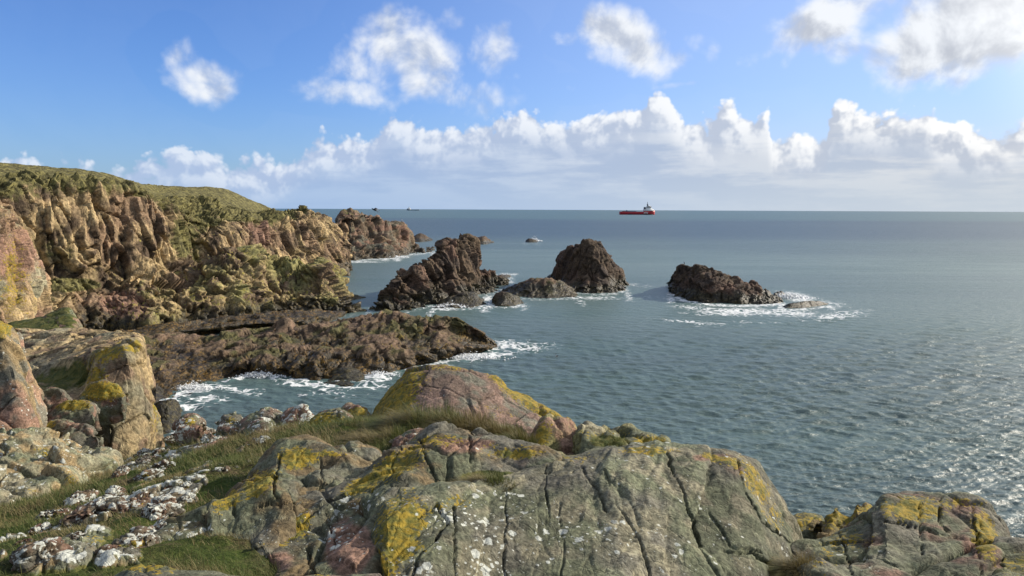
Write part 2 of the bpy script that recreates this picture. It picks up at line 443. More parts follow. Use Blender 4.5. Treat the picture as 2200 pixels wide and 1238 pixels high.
# ---- lower pillars in front of the cliff foot
low = [(170, 706, 668), (200, 706, 640), (240, 705, 622), (300, 705, 612), (350, 702, 606), (400, 696, 590), (440, 692, 572), (480, 686, 566), (520, 680, 552), (560, 674, 562), (600, 668, 574), (645, 668, 580), (690, 667, 566), (715, 667, 590), (738, 666, 620), (757, 664, 652)]
sea_rock('pillar_ridge', low, 13, .22, slabs(.95, 14, .9), prof=((0, 0), (.3, .2), (.62, .5), (.85, .75), (1, 1)), basez=.6, pal=(TAN, OLIVE*1.3, BROWN*1.2), mat=M_FAR, tide=2.3, ywall=.5, foam=.4, gtop=(14, .3),
         pink=[(262, 655, 58, 32, 1.1)], label='ridge of upright yellow-green rock pillars along the cliff foot', cat='rock ridge', cs=7)
# ---- kelp ledge
rows = [[PZ(p, y, z) for p, y, z in r] for r in (
    ((180, 770, 0), (280, 745, -.1), (400, 728, -.1), (470, 716, -.1), (540, 709, -.1), (600, 706, -.1), (660, 704, -.1), (715, 690, -.1), (752, 672, -.1)),
    ((180, 755, .8), (280, 728, 1.2), (400, 712, 1.2), (470, 702, 1.2), (540, 696, 1.1), (600, 694, 1.1), (660, 688, 1), (715, 680, .7), (755, 668, .2)),
    ((180, 735, 1.6), (280, 706, 1.8), (400, 694, 1.8), (470, 686, 1.7), (540, 678, 1.7), (600, 672, 1.6), (660, 668, 1.5), (715, 668, 1), (757, 664, .3)))]
rock('kelp_ledge', rows, .18, reefs(.55), (BROWN, DARK, OLIVE*.7), 5, M_KELP, 'low ledge hung with brown and ochre kelp under the cliff', 'rock ledge', back=8, bottom=1.5, tidez=3.2, foam=.5)
# ---- long reef
rows = [[PZ(p, y, z) for p, y, z in r] for r in (
    ((300, 880, -.2), (350, 862, -.2), (400, 838, -.2), (470, 824, -.2), (540, 806, -.2), (620, 814, -.2), (700, 822, -.2), (780, 815, -.2), (860, 797, -.2), (940, 780, -.2), (1000, 768, -.2), (1040, 757, -.2), (1064, 747, -.2)),
    ((290, 820, .9), (350, 815, .9), (400, 800, .9), (470, 790, .9), (540, 785, 1), (620, 785, 1.1), (700, 785, 1.2), (780, 775, 1.3), (860, 765, 1.4), (940, 755, 1.3), (1000, 748, 1), (1040, 747, .6), (1066, 745, .1)),
    ((290, 770, 1.8), (350, 765, 1.8), (400, 755, 1.7), (470, 748, 1.8), (540, 745, 1.9), (620, 738, 2.1), (700, 738, 2.2), (780, 730, 2.6), (860, 725, 2.6), (940, 718, 2.5), (1000, 718, 1.9), (1040, 733, .9), (1067, 744, .1)),
    ((290, 725, 2.8), (350, 722, 2.6), (400, 722, 2.2), (470, 722, 2.2), (540, 708, 2.6), (620, 698, 3.2), (700, 696, 3.2), (780, 680, 4.0), (830, 676, 4.2), (900, 690, 3.8), (975, 684, 4.0), (1030, 712, 2.2), (1068, 743, .1)))]
rock('reef', rows, .15, reefs(.8, 50), (BROWN*.95, np.array([.145, .10, .072]), OLIVE*.5), 5, M_KELP, 'long low reef of brown weedy rock behind the foreground boulders', 'reef', back=7, bottom=1.5, tidez=2.1, foam=1.3, yel=[(900, 730, 130, 40, .45)], ywall=.30)
sea_rock('reef_block', [(585, 722, 712), (597, 724, 690), (612, 724, 684), (628, 722, 690), (640, 718, 712)], 3, .22, stones(3, 3.5), basez=2.2, pal=(PINK*.8, BROWN*1.3, DARK), foam=0, tide=1.2, label='squarish pinkish block standing up from the back of the reef', cat='rock')
sea_rock('reef_spur', [(698, 826, 812), (715, 829, 797), (745, 831, 792), (775, 828, 797), (800, 822, 812)], 4, .22, stones(3, 3.5), pal=(BROWN, DARK, OLIVE*.7), tide=1.6, foam=1.3, label='brown rounded spur poking into the surf at the reef foot', cat='rock')
sea_rock('wave_washed_rock', [(375, 853, 849), (400, 856, 845), (430, 855, 844), (455, 850, 846)], 1.6, .15, stones(1.5, 2), pal=(DARK, DARK, DARK), tide=3, foam=1.4, label='flat black rock awash in foam left of the reef', cat='rock')
# ---- sea stacks
sea_rock('sea_stack', [(797, 662, 655), (812, 668, 628), (830, 671, 610), (855, 671, 594), (880, 668, 584), (900, 664, 570), (925, 658, 558), (942, 655, 545), (954, 652, 524), (974, 648, 514), (1000, 643, 513), (1014, 638, 520), (1020, 636, 572), (1030, 634, 585), (1050, 631, 581), (1068, 626, 588), (1085, 619, 606)],
         11, .17, slabs(.75, 12, .75), prof=((0, 0), (.22, .3), (.4, .55), (.7, .75), (1, 1)), pal=(BROWN*.85, PINK*.52, DARK), cs=5, tide=2.6, foam=.7, gtop=(11, .5), ywall=.15,
         label='tall jagged sea stack with a sheer right wall and a long left shoulder', cat='sea stack')
sea_rock('sea_stack', [(1176, 606, 602), (1186, 612, 585), (1196, 618, 560), (1208, 623, 545), (1222, 627, 530), (1242, 630, 522), (1262, 632, 519), (1284, 633, 531), (1304, 632, 546), (1320, 630, 566), (1334, 627, 588), (1343, 620, 608)],
         12, .17, [('fbm', (8, 8, 8), .6), ('fac', (5, 5, 8), 1.1, VERT, 3), ('blk', (2.0, 2.4, 8), .55, rotm('Y', -14), .9), ('fac', (1.2, 1.4, 3.6), .30, rotm('Y', -14), 3), ('blk', (.7, .8, 2.6), .17, rotm('Y', -14), .7)],
         prof=((0, 0), (.2, .35), (.35, .5), (.75, .7), (.93, .85), (1, 1)), pal=(BROWN*.75, PINK*.45, DARK*.9), cs=6, tide=2.4, foam=.9, gtop=(11, .4), ywall=.12,
         label='broad dome-shaped sea stack with a dark cracked face', cat='sea stack')
sea_rock('skerry', [(1442, 628, 604), (1447, 634, 586), (1460, 642, 574), (1478, 648, 570), (1500, 652, 571), (1530, 655, 575), (1560, 656, 586), (1590, 657, 600), (1620, 657, 610), (1645, 656, 624), (1662, 655, 629), (1676, 651, 634)],
         9, .16, [('fbm', (7, 7, 5), .5), ('fac', (4.5, 5, 2.2), .95, rotm('Y', 22), 3), ('blk', (2.6, 3, 1.2), .55, rotm('Y', 22), .9), ('fac', (1.6, 1.2, .7), .26, rotm('Y', 22), 3), ('blk', (1.0, 1.0, .45), .13, rotm('Y', 22), .7)],
         prof=((0, 0), (.25, .25), (.55, .45), (.85, .75), (1, 1)), pal=(BROWN*.72, PINK*.45, DARK*.9), cs=4, tide=2.0, foam=1.4,
         label='lone wedge-shaped brown rock sloping down to white surf on its right', cat='skerry')
sea_rock('skerry', [(1676, 665, 661), (1700, 666, 652), (1725, 665, 648), (1742, 663, 646), (1760, 661, 648), (1784, 658, 655)], 2.5, .18, stones(1.6, 2), pal=(DARK, DARK, DARK), tide=3, foam=1.3, label='thin dark rock barely above the foam right of the wedge-shaped rock', cat='skerry')
sea_rock('skerry', [(1068, 632, 628), (1090, 638, 616), (1120, 641, 606), (1150, 643, 599), (1180, 643, 597), (1205, 642, 604), (1225, 641, 617), (1243, 637, 632)], 8, .24, reefs(.55, 25), pal=(BROWN, PINK*.7, OLIVE*.6), tide=2.6, foam=.8, label='low brown rock shelf joining the two sea stacks', cat='skerry')
sea_rock('skerry', [(1057, 652, 645), (1068, 659, 633), (1085, 661, 629), (1105, 660, 634), (1124, 655, 648)], 4, .2, stones(3.5, 3), pal=(BROWN, DARK, OLIVE*.7), tide=2.4, foam=1.0, label='small rounded dark rock in front of the low rock shelf', cat='skerry')
sea_rock('skerry', [(931, 663, 659), (950, 665, 645), (975, 665, 636), (1000, 664, 628), (1018, 663, 631), (1032, 660, 636), (1042, 654, 645)], 6, .22, stones(4, 3.2), pal=(BROWN, DARK, OLIVE*.7), tide=2.6, foam=1.1, label='weedy dark hump at the right foot of the jagged sea stack', cat='skerry')
sea_rock('skerry', [(1040, 600, 598), (1060, 603, 592), (1078, 602, 590), (1098, 597, 595)], 5, .3, stones(3, 3), pal=(BROWN*1.3, PINK*.8), tide=1.2, foam=.9, label='low pinkish point behind the right end of the jagged sea stack', cat='skerry')
sea_rock('skerry', [(878, 519, 515), (890, 521, 508), (903, 521, 502), (915, 520, 507), (928, 518, 513)], 14, .8, stones(7, 7), pal=(DARK*1.3, BROWN*.8), tide=1.5, foam=.3, label='far dark rock just off the tip of the promontory', cat='skerry')
sea_rock('skerry', [(1014, 523, 519), (1022, 526, 510), (1038, 526, 505), (1050, 525, 513), (1061, 523, 521)], 12, .7, stones(7, 7), pal=(DARK*1.4, BROWN), tide=1.5, foam=.3, label='far peaked rock seen just right of the jagged stack top', cat='skerry')
sea_rock('skerry', [(1129, 521.5, 518), (1137, 522, 513.5), (1146, 522, 514.5), (1154, 521.5, 518)], 5, .5, stones(3, 5), pal=(DARK, DARK), tide=1.5, foam=.4, label='tiny far rock with a wave breaking white over it', cat='skerry')
sea_rock('skerry', [(829, 553, 551), (836, 555, 549), (845, 555, 549), (853, 553, 551)], 4, .4, stones(3, 5), pal=(DARK, BROWN), tide=1.5, foam=1.3, label='small dark rock in surf at the foot of the promontory', cat='skerry')

# ---- nearer cliff edge at far left
tabn = [([820, 810, 800, 795, 790, 780], [40, 41, 42, 43, 45, 50]), ([700, 700, 690, 690, 690, 700], [41, 42, 43, 44, 46, 51]), ([600, 590, 590, 600, 610, 640], [43, 44, 45, 46.5, 48, 52]),
        ([520, 510, 500, 500, 560, 610], [44.5, 45, 46, 47.5, 50, 53]), ([400, 405, 430, 470, 540, 600], [47, 47, 48, 49, 52, 55])]
rows = [[PD(p+dx, y, d) for p, y, d, dx in zip([-200, -60, 0, 25, 45, 68], ys, ds, [0]*6)] for ys, ds in tabn]
rock('cliff_buttress', rows, .09, slabs(.42, 8, .42), (TAN, PINK, PALE*.8), 3, M_MID, 'tall sunlit buttress at the left edge, streaked yellow and pink', 'rock buttress', back=12, bottom=8, ywall=.5, yel=[(30, 600, 30, 90, .7)], gtop=(18, .6))
# grassy knoll behind the flat-topped block
rows = [[PD(p, y, d) for p, y, d in r] for r in (
    ((10, 760, 28), (60, 750, 28), (110, 740, 28), (150, 735, 28), (185, 738, 28.5)), ((15, 715, 30), (60, 705, 30), (105, 700, 30), (145, 700, 30), (175, 715, 30)), ((25, 700, 32), (65, 690, 32), (105, 678, 32), (145, 664, 32), (168, 690, 32)))]
rock('rock_knoll', rows, .09, stones(1.8, 2), (PINK, GGRN, OLIVE), 1.5, M_MID, 'grassy pink knoll rising behind the flat slab of the block', 'rock', back=3, bottom=4, gtop=(10, .9), yel=[(20, 705, 20, 15, 1)])
# ---- flat-topped block
rows = [[PD(p, y, d) for p, y, d in r] for r in (
    ((40, 1020, 18.5), (110, 1010, 18.4), (180, 1005, 18.3), (240, 1000, 18.4), (300, 985, 19), (325, 965, 19.6), (347, 950, 21.5)),
    ((50, 930, 19.2), (110, 925, 19), (180, 925, 18.8), (235, 915, 18.8), (295, 915, 19.3), (328, 905, 19.8), (345, 900, 22)),
    ((55, 850, 20.2), (115, 850, 20.2), (175, 852, 20), (228, 838, 19.3), (285, 840, 19.6), (320, 840, 20.3), (332, 850, 22.4)),
    ((50, 820, 21.5), (115, 812, 21.4), (172, 808, 21), (222, 785, 20), (275, 770, 20), (305, 772, 20.8), (316, 790, 22.8)),
    ((42, 786, 22.3), (110, 778, 22), (175, 765, 21.3), (218, 752, 20.7), (262, 742, 20.5), (296, 734, 21), (305, 738, 23)),
    ((38, 745, 25), (105, 742, 24.6), (175, 738, 24), (222, 734, 23.5), (262, 729, 23), (292, 727, 23), (303, 732, 24)),
    ((35, 712, 28), (100, 713, 28), (170, 714, 27), (220, 716, 26), (262, 718, 25.5), (286, 721, 25), (300, 728, 25)))]
rock('flat_topped_block', rows, .032, [('fbm', (3, 3, 3), .08), ('fac', (1.6, 1.4, 2.4), .20, rotm('Y', -8), 4), ('blk', (1.2, 1.1, 1.7), .12, rotm('Y', -8), .9), ('blk', (.42, .45, .6), .03, rotm('Y', -8), .8), ('fbm', (.14,)*3, .016)],
     (TAN*.95, PALE*.72, BROWN*1.6), 1.2, M_MID, 'big square-edged block with a flat grey slab top and sunlit cracked face', 'rock', back=3, bottom=4, sharp=.6,
     grows=[[0]*7, [0]*7, [.4, .5, .3, 0, 0, 0, 0], [.6, .7, .7, 0, 0, 0, 0], [.2, .3, .4, .45, 0, 0, 0], [0]*7, [.3, .2, .2, .2, 0, 0, 0]],
     yel=[(235, 762, 45, 20, .9, -20), (190, 800, 45, 30, .8), (280, 745, 30, 18, .8), (335, 900, 12, 50, .6), (130, 900, 30, 25, .5)],
     extra=None)
# ---- near wall at left edge
rows = [[PD(p, y, d) for p, y, d in r] for r in (
    ((-150, 1010, 12), (-60, 1000, 12), (0, 990, 12.2), (40, 985, 12.5), (65, 975, 12.9), (84, 960, 14)),
    ((-150, 900, 12.6), (-60, 900, 12.6), (0, 900, 12.7), (40, 905, 12.8), (66, 905, 13.1), (82, 905, 14.4)),
    ((-150, 830, 12.9), (-60, 830, 12.9), (0, 828, 13), (38, 830, 13.1), (62, 835, 13.4), (78, 845, 14.6)),
    ((-150, 740, 13.3), (-60, 738, 13.4), (-10, 736, 13.4), (16, 738, 13.5), (36, 745, 13.9), (50, 752, 15)),
    ((-150, 670, 14), (-60, 682, 14), (-20, 690, 14), (5, 696, 14), (22, 702, 14.4), (34, 712, 15.4)))]
rock('wall_rock', rows, .022, [('fbm', (2, 2, 2), .12), ('fac', (.9, .9, 2.2), .20, rotm('Y', 10), 4), ('blk', (.8, .8, 1.6), .10, rotm('Y', 10), .9), ('blk', (.28, .28, .5), .022, None, .8), ('fbm', (.08,)*3, .010)],
     (TAN*.85, PINK, GREY*1.2), .8, M_NEAR, 'tall pinkish rock wall cut off by the left edge of the photo', 'rock', back=2.5, bottom=3, yel=[(5, 705, 30, 22, 1), (50, 790, 15, 40, .35)], wwall=.35)
# ---- dark rock at the water below
sea_rock('shore_rock', [(330, 935, 880), (345, 938, 868), (362, 935, 862), (380, 925, 868), (398, 905, 888)], 3.5, .12, stones(2.6, 2.2), pal=(DARK, BROWN*.8, OLIVE*.5), tide=5, foam=.8, label='dark weedy rock at the waterline beside the flat-topped block', cat='rock')
sea_rock('shore_rock', [(322, 880, 840), (335, 880, 832), (350, 875, 838), (366, 862, 855)], 4, .14, stones(2.6, 2.2), pal=(BROWN*1.3, PINK*.8), tide=1, foam=.5, label='brown rock showing just right of the flat-topped block', cat='rock')

# ================================================================== FOREGROUND GROUND
gpx = [-600, -300, 0, 200, 400, 600, 800, 1000, 1200, 1500, 1800, 2100, 2500, 3000]
gD = [1.2, 2.5, 4, 6, 8, 10, 12, 14, 19, 45]
gz = np.array([
 [16.3, 16.3, 16.3, 16.35, 16.4, 16.4, 16.4, 16.4, 16.3, 16.2, 16.1, 16.1, 16.1, 16.1],
 [16.2, 16.2, 16.2, 16.22, 16.25, 16.25, 16.2, 16.1, 16.0, 15.9, 15.8, 15.8, 15.8, 15.8],
 [15.9, 15.9, 15.95, 15.98, 15.95, 15.85, 15.75, 15.7, 15.7, 15.4, 15.3, 15.4, 15.4, 15.4],
 [15.1, 15.1, 15.25, 15.42, 15.58, 15.66, 15.68, 15.65, 15.5, 15.0, 14.8, 14.9, 14.9, 14.9],
 [14.3, 14.4, 14.6, 14.85, 15.15, 15.36, 15.5, 15.5, 15.3, 14.4, 14.0, 14.0, 14.0, 14.0],
 [13.6, 13.6, 13.8, 14.15, 14.55, 14.88, 15.0, 15.0, 14.8, 13.3, 12.8, 12.8, 12.8, 12.8],
 [12.6, 12.6, 13.0, 13.5, 14.0, 14.1, 13.8, 13.6, 13.2, 11.5, 11, 11, 11, 11],
 [11.8, 11.8, 12.0, 12.6, 13.0, 12.6, 12.0, 11.8, 11, 9, 9, 9, 9, 9],
 [10, 10, 10, 9.5, 8.5, 8, 7.5, 7, 6.5, 5, 5, 5, 5, 5],
 [2, 2, 1, 0, -2, -3, -3, -3, -3, -3, -3, -3, -3, -3]])
gnet = np.array([[PX(p, d, gz[i, j]) for j, p in enumerate(gpx)] for i, d in enumerate(gD)])
GG = refine(gnet, .07, .1)
GB = GG.copy()
GG[..., 2] += .10*fbm(GG/1.1, 5, 4)+.05*fbm(GG/.35, 6, 3)+.015*fbm(GG/.09, 8, 3)
# smooth height lookup on the control grid
def ground_hit(px, py):
    d = ray(px, py); d = d/np.linalg.norm(d)
    for t in np.arange(2.0, 24, .05):
        p = CAM+d*t
        j = np.argmin((GG[..., 0]-p[0])**2+(GG[..., 1]-p[1])**2)
        if p[2] <= GG.reshape(-1, 3)[j, 2]: return p
    return p
gm_, t = new_mat('turf')
pos = t.n('ShaderNodeNewGeometry').outputs['Position']
n1 = t.noise(pos, 2.2, 5, .65); n2 = t.noise(pos, 26, 4, .7); n3 = t.noise(pos, .9, 3)
c = t.mix(t.rng(n2, .3, .7), (.020, .024, .007), (.085, .095, .025))
c = t.mix(t.rng(n1, .48, .62), c, t.mix(t.rng(n2, .35, .65), (.045, .028, .018), (.13, .09, .055)))
c = t.mix(t.rng(n3, .4, .6, 0, .45), c, (.045, .085, .015))
bp = t.n('ShaderNodeBump', {'Height': n2, 'Strength': 1.0, 'Distance': .04})
b = t.n('ShaderNodeBsdfPrincipled', {'Base Color': c, 'Roughness': .95, 'Normal': bp.outputs[0], 'Specular IOR Level': .1})
t.n('ShaderNodeOutputMaterial', {0: b.outputs[0]})
tag(link('ground', mk_mesh('ground', GG, gquads(*GG.shape[:2])), gm_, smooth=True), kind='structure')

# ---- jointed bedrock breaking through the turf
BR = refine(gnet[1:8, 1:7], .022, .1)
gx_ = BR[..., 1]; keepc = slice(None)
BR[..., 2] += .10*fbm(BR/1.1, 5, 4)+.05*fbm(BR/.35, 6, 3)+.015*fbm(BR/.09, 8, 3)
reg = blobs(BR, [(330, 1100, 120, 60, 1, -35), (215, 1130, 80, 50, 1, -35), (120, 1190, 90, 50, 1, -10), (320, 990, 90, 40, 1, -20), (430, 940, 90, 28, 1), (430, 1040, 60, 40, .8), (250, 1200, 60, 40, .9, -20), (560, 965, 70, 18, .8), (20, 1180, 60, 40, .8), (520, 1000, 60, 18, .5), (180, 1060, 40, 30, .8)])
q_ = BR@(rotm('Z', -24)@rotm('X', 14)).T
w_ = q_/np.array([.24, .52, .30]); w_ = w_+.18*np.stack([knoise(w_*1.1+9*j, 400+j) for j in range(3)], -1)
f1, f2, v1 = worley(w_, 411, .6); q2 = q_/np.array([.085, .13, .1]); g1, g2, v2 = worley(q2, 412, .6)
off = -.085+.10*reg+.055*fbm(BR/.7, 413, 3)+.075*v1-.05*np.clip(1-(f2-f1)/.07, 0, 1)+.018*v2-.02*np.clip(1-(g2-g1)/.10, 0, 1)+.008*kfbm(BR/.05, 414, 2)
BRO = BR.copy(); BRO[..., 2] += off
BH = (BR, off)
i0 = np.where((BR[:, BR.shape[1]//2, 1] > 2.6) & (BR[:, BR.shape[1]//2, 1] < 13.2))[0]; BRO = BRO[i0[0]:i0[-1]]; offc = off[i0[0]:i0[-1]]; v1c = v1[i0[0]:i0[-1]]; regc = reg[i0[0]:i0[-1]]
me = mk_mesh('bedrock', BRO, gquads(*BRO.shape[:2]))
attr(me, 'base', np.clip(colour(BRO, (GREY*1.1, GGRN, TAN*.5), .3, 77)*(1+.25*v1c)[..., None], 0, 1))
attr(me, 'wht', 1.55*sst(offc+.05*fbm(BRO/.25, 78, 3), .0, .05)*(.55+.45*sst(fbm(BRO/.5, 79, 3), -.3, .1)))
attr(me, 'yel', .55*sst(fbm(BRO/.45, 80, 3), .12, .35)); attr(me, 'grs', .75*(1-sst(offc, .0, .03))); attr(me, 'tide', 0*offc)
tag(link('bedrock', me, M_NEAR), kind='structure')

# ---- big foreground rocks
def fg(name, px, bot, Db, top, Dt, mid=.5, bulge=.12, res=.022, lay=None, **kw):
    rows = []
    for f in (0, .25, .5, .75, 1):
        row = []
        for i in range(len(px)):
            db = Db[i] if hasattr(Db, '__len__') else Db; dt = Dt[i] if hasattr(Dt, '__len__') else Dt
            A = PD(px[i], bot[i], db); B = PD(px[i], top[i], dt)
            p = A*(1-f)+B*f; p[2] += bulge*math.sin(math.pi*f)
            row.append(p)
        rows.append(row)
    return rock(name, rows, res, lay or stones(1.0), kw.pop('cols', (GGRN, GREY, GGRN*.75)), kw.pop('cs', .5), M_NEAR, cat='boulder', sharp=.2, **kw)

# pink peak
rows = []
ppx = [796, 812, 838, 880, 920, 965, 1012, 1060, 1120, 1180, 1225, 1258]
ptop = [908, 880, 842, 800, 786, 786, 788, 812, 852, 880, 906, 952]
for f, fd in ((0, 0), (.3, .2), (.6, .5), (.85, .8), (1, 1)):
    rows.append([])
    for p, ty in zip(ppx, ptop):
        A = PD(p, 975, 8.3+.3*abs(p-1000)/200); B = PD(p, ty, 10.0)
        q = A*(1-fd)+B*fd; q[2] = A[2]*(1-f)+B[2]*f; rows[-1].append(q)
rock('pink_boulder', rows, .018, [('fbm', (1.5, 1.5, 1.5), .06), ('fac', (1.3, 1.2, .8), .09, rotm('Y', 30), 3), ('blk', (.9, .8, .6), .045, rotm('Y', 30), .8), ('blk', (.28, .25, .2), .016, rotm('Y', 30), .8), ('fbm', (.08,)*3, .009)],
     (np.array([.215, .145, .12]), np.array([.16, .115, .095]), GREY*1.2), .6, M_NEAR, 'pink peaked boulder with yellow lichen on its edges, tallest of the foreground', 'boulder', back=1.8, bottom=1, sharp=.5,
     yel=[(835, 870, 55, 75, 1.15, 30), (880, 815, 45, 34, .8), (1125, 850, 100, 20, 1.0, 34), (1200, 890, 55, 20, 1.1, 34), (1000, 788, 110, 12, .75), (1230, 925, 24, 40, .9), (1060, 880, 60, 16, .45, 20)], wht=[(885, 800, 8, 8, .9), (960, 850, 60, 30, .3)])
fg('boulder', [1148, 1165, 1190, 1215, 1240, 1262], [985, 990, 990, 990, 985, 980], [7.3]*6, [935, 908, 905, 908, 925, 955], [8.0]*6, bulge=.02, cols=(TAN*.8, PINK, OLIVE), back=.6, bottom=.5,
   yel=[(1168, 935, 18, 35, 1)], label='small squarish block with a yellow left face leaning on the pink boulder')
fg('boulder', [1236, 1256, 1290, 1330, 1365, 1395, 1424], [1000]*7, [6.9]*7, [930, 912, 926, 914, 918, 938, 950], [7.8]*7, cols=(GGRN, PALE*.7, OLIVE), back=.6, bottom=.5,
   yel=[(1395, 950, 40, 16, 1), (1300, 935, 60, 12, .6)], wht=[(1350, 925, 30, 14, .8)], grs=[(1310, 948, 45, 14, .9)], label='low knobbly rock at the edge right of the pink boulder', lay=stones(1.1, .8))
# main slab
mpx = [800, 825, 870, 930, 1000, 1070, 1140, 1210, 1300, 1400, 1500, 1580, 1625, 1662, 1695, 1722]
fg('boulder', mpx, [1300]*16, [3.75, 3.7, 3.7, 3.75, 3.85, 3.95, 4.0, 4.05, 4.1, 4.2, 4.3, 4.4, 4.5, 4.7, 4.85, 5.0],
   [1130, 1088, 1066, 1058, 1050, 1042, 1010, 978, 968, 964, 975, 985, 1008, 1070, 1130, 1190], [4.5, 4.6, 4.7, 4.75, 4.9, 5.1, 5.4, 5.7, 5.8, 5.8, 5.8, 5.8, 5.8, 5.8, 5.8, 5.8],
   bulge=.10, res=.011, cracks=[
   [(4, .10), (1430, 975), (1460, 1040), (1480, 1100), (1500, 1180), (1560, 1260)], [(3, .08), (1085, 1050), (1088, 1130), (1082, 1250)], [(3, .08), (975, 1090), (978, 1170), (974, 1260)], [(3, .06), (1175, 1000), (1172, 1080), (1180, 1130)],
   [(3, .06), (1300, 1010), (1320, 1080), (1370, 1150), (1400, 1250)], [(3, .05), (1200, 1080), (1215, 1180), (1200, 1260)], [(4, .07), (1585, 990), (1600, 1060), (1640, 1120), (1700, 1170)], [(3, .06), (1250, 1000), (1285, 1060), (1300, 1100)],
   [(5, .09), (900, 1110), (940, 1080), (960, 1130), (900, 1190), (880, 1250)], [(3, .05), (1520, 1100), (1570, 1170), (1640, 1190)], [(5, .08), (1560, 1180), (1620, 1190), (1680, 1225)]], lay=[('fbm', (1.8, 1.8, 1.8), .06), ('fac', (.8, 1.5, 1.2), .11, rotm('Y', -18)@rotm('Z', 15), 4), ('blk', (.62, 1.8, 1.4), .018, rotm('Y', -18)@rotm('Z', 12), .9), ('blk', (.20, .45, .4), .008, rotm('Y', -18)@rotm('Z', 12), .9), ('fac', (.08, .10, .1), .010, None, 2), ('fbm', (.035,)*3, .004)],
   cols=(GGRN*1.05, GREY*1.1, PALE*.75), cs=.45, back=1.2, bottom=.8,
   yel=[(860, 1140, 55, 85, 1.0, 20), (960, 1085, 60, 18, .6, -20), (1200, 985, 110, 14, .6), (1400, 968, 70, 10, .8), (1560, 990, 60, 12, .9, 15), (1625, 1040, 22, 60, .8, -30), (1660, 1110, 20, 45, .6, -30), (830, 1210, 35, 40, .9)],
   wht=[(1000, 1180, 200, 120, .85), (1300, 1200, 250, 100, .6), (900, 1090, 80, 30, .8), (1050, 1060, 90, 20, .8), (1500, 1200, 200, 90, .35)], wwall=.34,
   pink=[(1500, 985, 60, 12, .6), (1560, 1020, 40, 30, .4)],
   label='largest grey-green slab boulder filling the bottom centre, spotted with white lichen')
# upper middle ledge
fg('boulder', [548, 600, 660, 720, 790, 870, 930, 1000, 1060, 1130, 1200], [1250, 1290, 1290, 1270, 1240, 1140, 1110, 1100, 1090, 1080, 1060], [4.2, 3.9, 3.9, 4.0, 4.1, 4.55, 4.9, 5.1, 5.2, 5.3, 5.4],
   [1142, 1112, 1080, 1052, 1015, 962, 934, 932, 948, 965, 980], [4.7, 4.9, 5.1, 5.2, 5.5, 5.9, 6.2, 6.4, 6.4, 6.2, 6.1], bulge=.10, res=.014, cracks=[[(4, .10), (1010, 935), (1012, 1010)], [(4, .10), (560, 1170), (640, 1130), (700, 1080), (760, 1060)], [(5, .12), (660, 1180), (680, 1240)], [(4, .08), (860, 960), (840, 1020), (800, 1060)], [(3, .06), (700, 1100), (720, 1170)], [(4, .08), (900, 945), (940, 1040)]],
   lay=[('fbm', (1.6,)*3, .07), ('fac', (1.0, .9, .8), .16, rotm('Y', 25), 4), ('blk', (.8, .75, .8), .05, rotm('Y', 25), 1.0), ('blk', (.24, .3, .3), .013, rotm('Y', 25), .9), ('fac', (.08,)*3, .010, None, 2), ('fbm', (.035,)*3, .004)],
   cols=(GGRN, GREY*1.1, TAN*.5), cs=.5, back=1.0, bottom=.7, yel=[(850, 1000, 75, 28, 1, -28), (780, 1040, 60, 20, .9, -28), (620, 1130, 60, 38, 1, -25), (940, 945, 60, 14, .8), (1110, 975, 60, 14, .9), (1050, 960, 25, 16, .6)],
   wht=[(750, 1090, 90, 40, .7, -25), (700, 1150, 90, 60, .7), (1000, 960, 50, 20, .5), (650, 1100, 60, 20, .7)], wwall=.12, pink=[(750, 1180, 45, 55, 1.2), (1010, 955, 80, 14, .6), (600, 1210, 40, 20, .6)], grs=[(1050, 1025, 70, 14, .9), (960, 1050, 40, 10, .5)],
   label='long tilted boulder with a yellow upper edge left of the largest slab')
# left slab
fg('boulder', [325, 380, 440, 500, 560, 605, 660, 710, 760, 800], [1230, 1245, 1245, 1245, 1225, 1190, 1140, 1100, 1070, 1045], [4.5, 4.3, 4.3, 4.3, 4.35, 4.6, 5.0, 5.3, 5.6, 5.8],
   [1172, 1128, 1095, 1050, 1010, 975, 962, 966, 974, 986], [4.8, 5.0, 5.2, 5.5, 5.9, 6.2, 6.4, 6.5, 6.5, 6.5], bulge=.10, res=.014, cracks=[[(4, .10), (605, 980), (590, 1040), (600, 1090)], [(3, .07), (690, 985), (695, 1040)], [(3, .07), (440, 1110), (470, 1200)], [(4, .08), (560, 1090), (640, 1080), (720, 1030)], [(3, .06), (500, 1090), (530, 1180)]],
   lay=[('fbm', (1.5,)*3, .07), ('fac', (.9, .9, .8), .16, rotm('Y', 20), 4), ('blk', (.75, .75, .7), .05, rotm('Y', 20), 1.0), ('blk', (.24, .26, .26), .013, rotm('Y', 20), .9), ('fac', (.08,)*3, .010, None, 2), ('fbm', (.035,)*3, .004)],
   cols=(GREY, GGRN*.95, TAN*.42), cs=.5, back=1.0, bottom=.7, yel=[(640, 985, 45, 25, 1), (555, 1040, 45, 26, 1, -30), (490, 1075, 45, 18, .9, -30), (700, 975, 50, 10, .6)],
   wht=[(430, 1150, 80, 40, .8), (560, 1130, 60, 60, .5)], wwall=.15, label='dark grey tilted boulder with a yellow crest in the lower left centre')
fg('boulder', [235, 280, 330, 390, 450, 520, 590, 645], [1330]*8, [2.9]*8, [1250, 1222, 1216, 1226, 1230, 1236, 1240, 1246], [3.3]*8, bulge=.03, back=.25, bottom=.4, lay=stones(.3, .6), res=.012, cols=(GREY, GGRN, GREY*.8),
   yel=[(300, 1210, 60, 22, 1), (375, 1212, 22, 16, .8)], wht=[(470, 1220, 150, 20, .7)], label='low rock strip at the very bottom edge with bright yellow lichen at its left end')
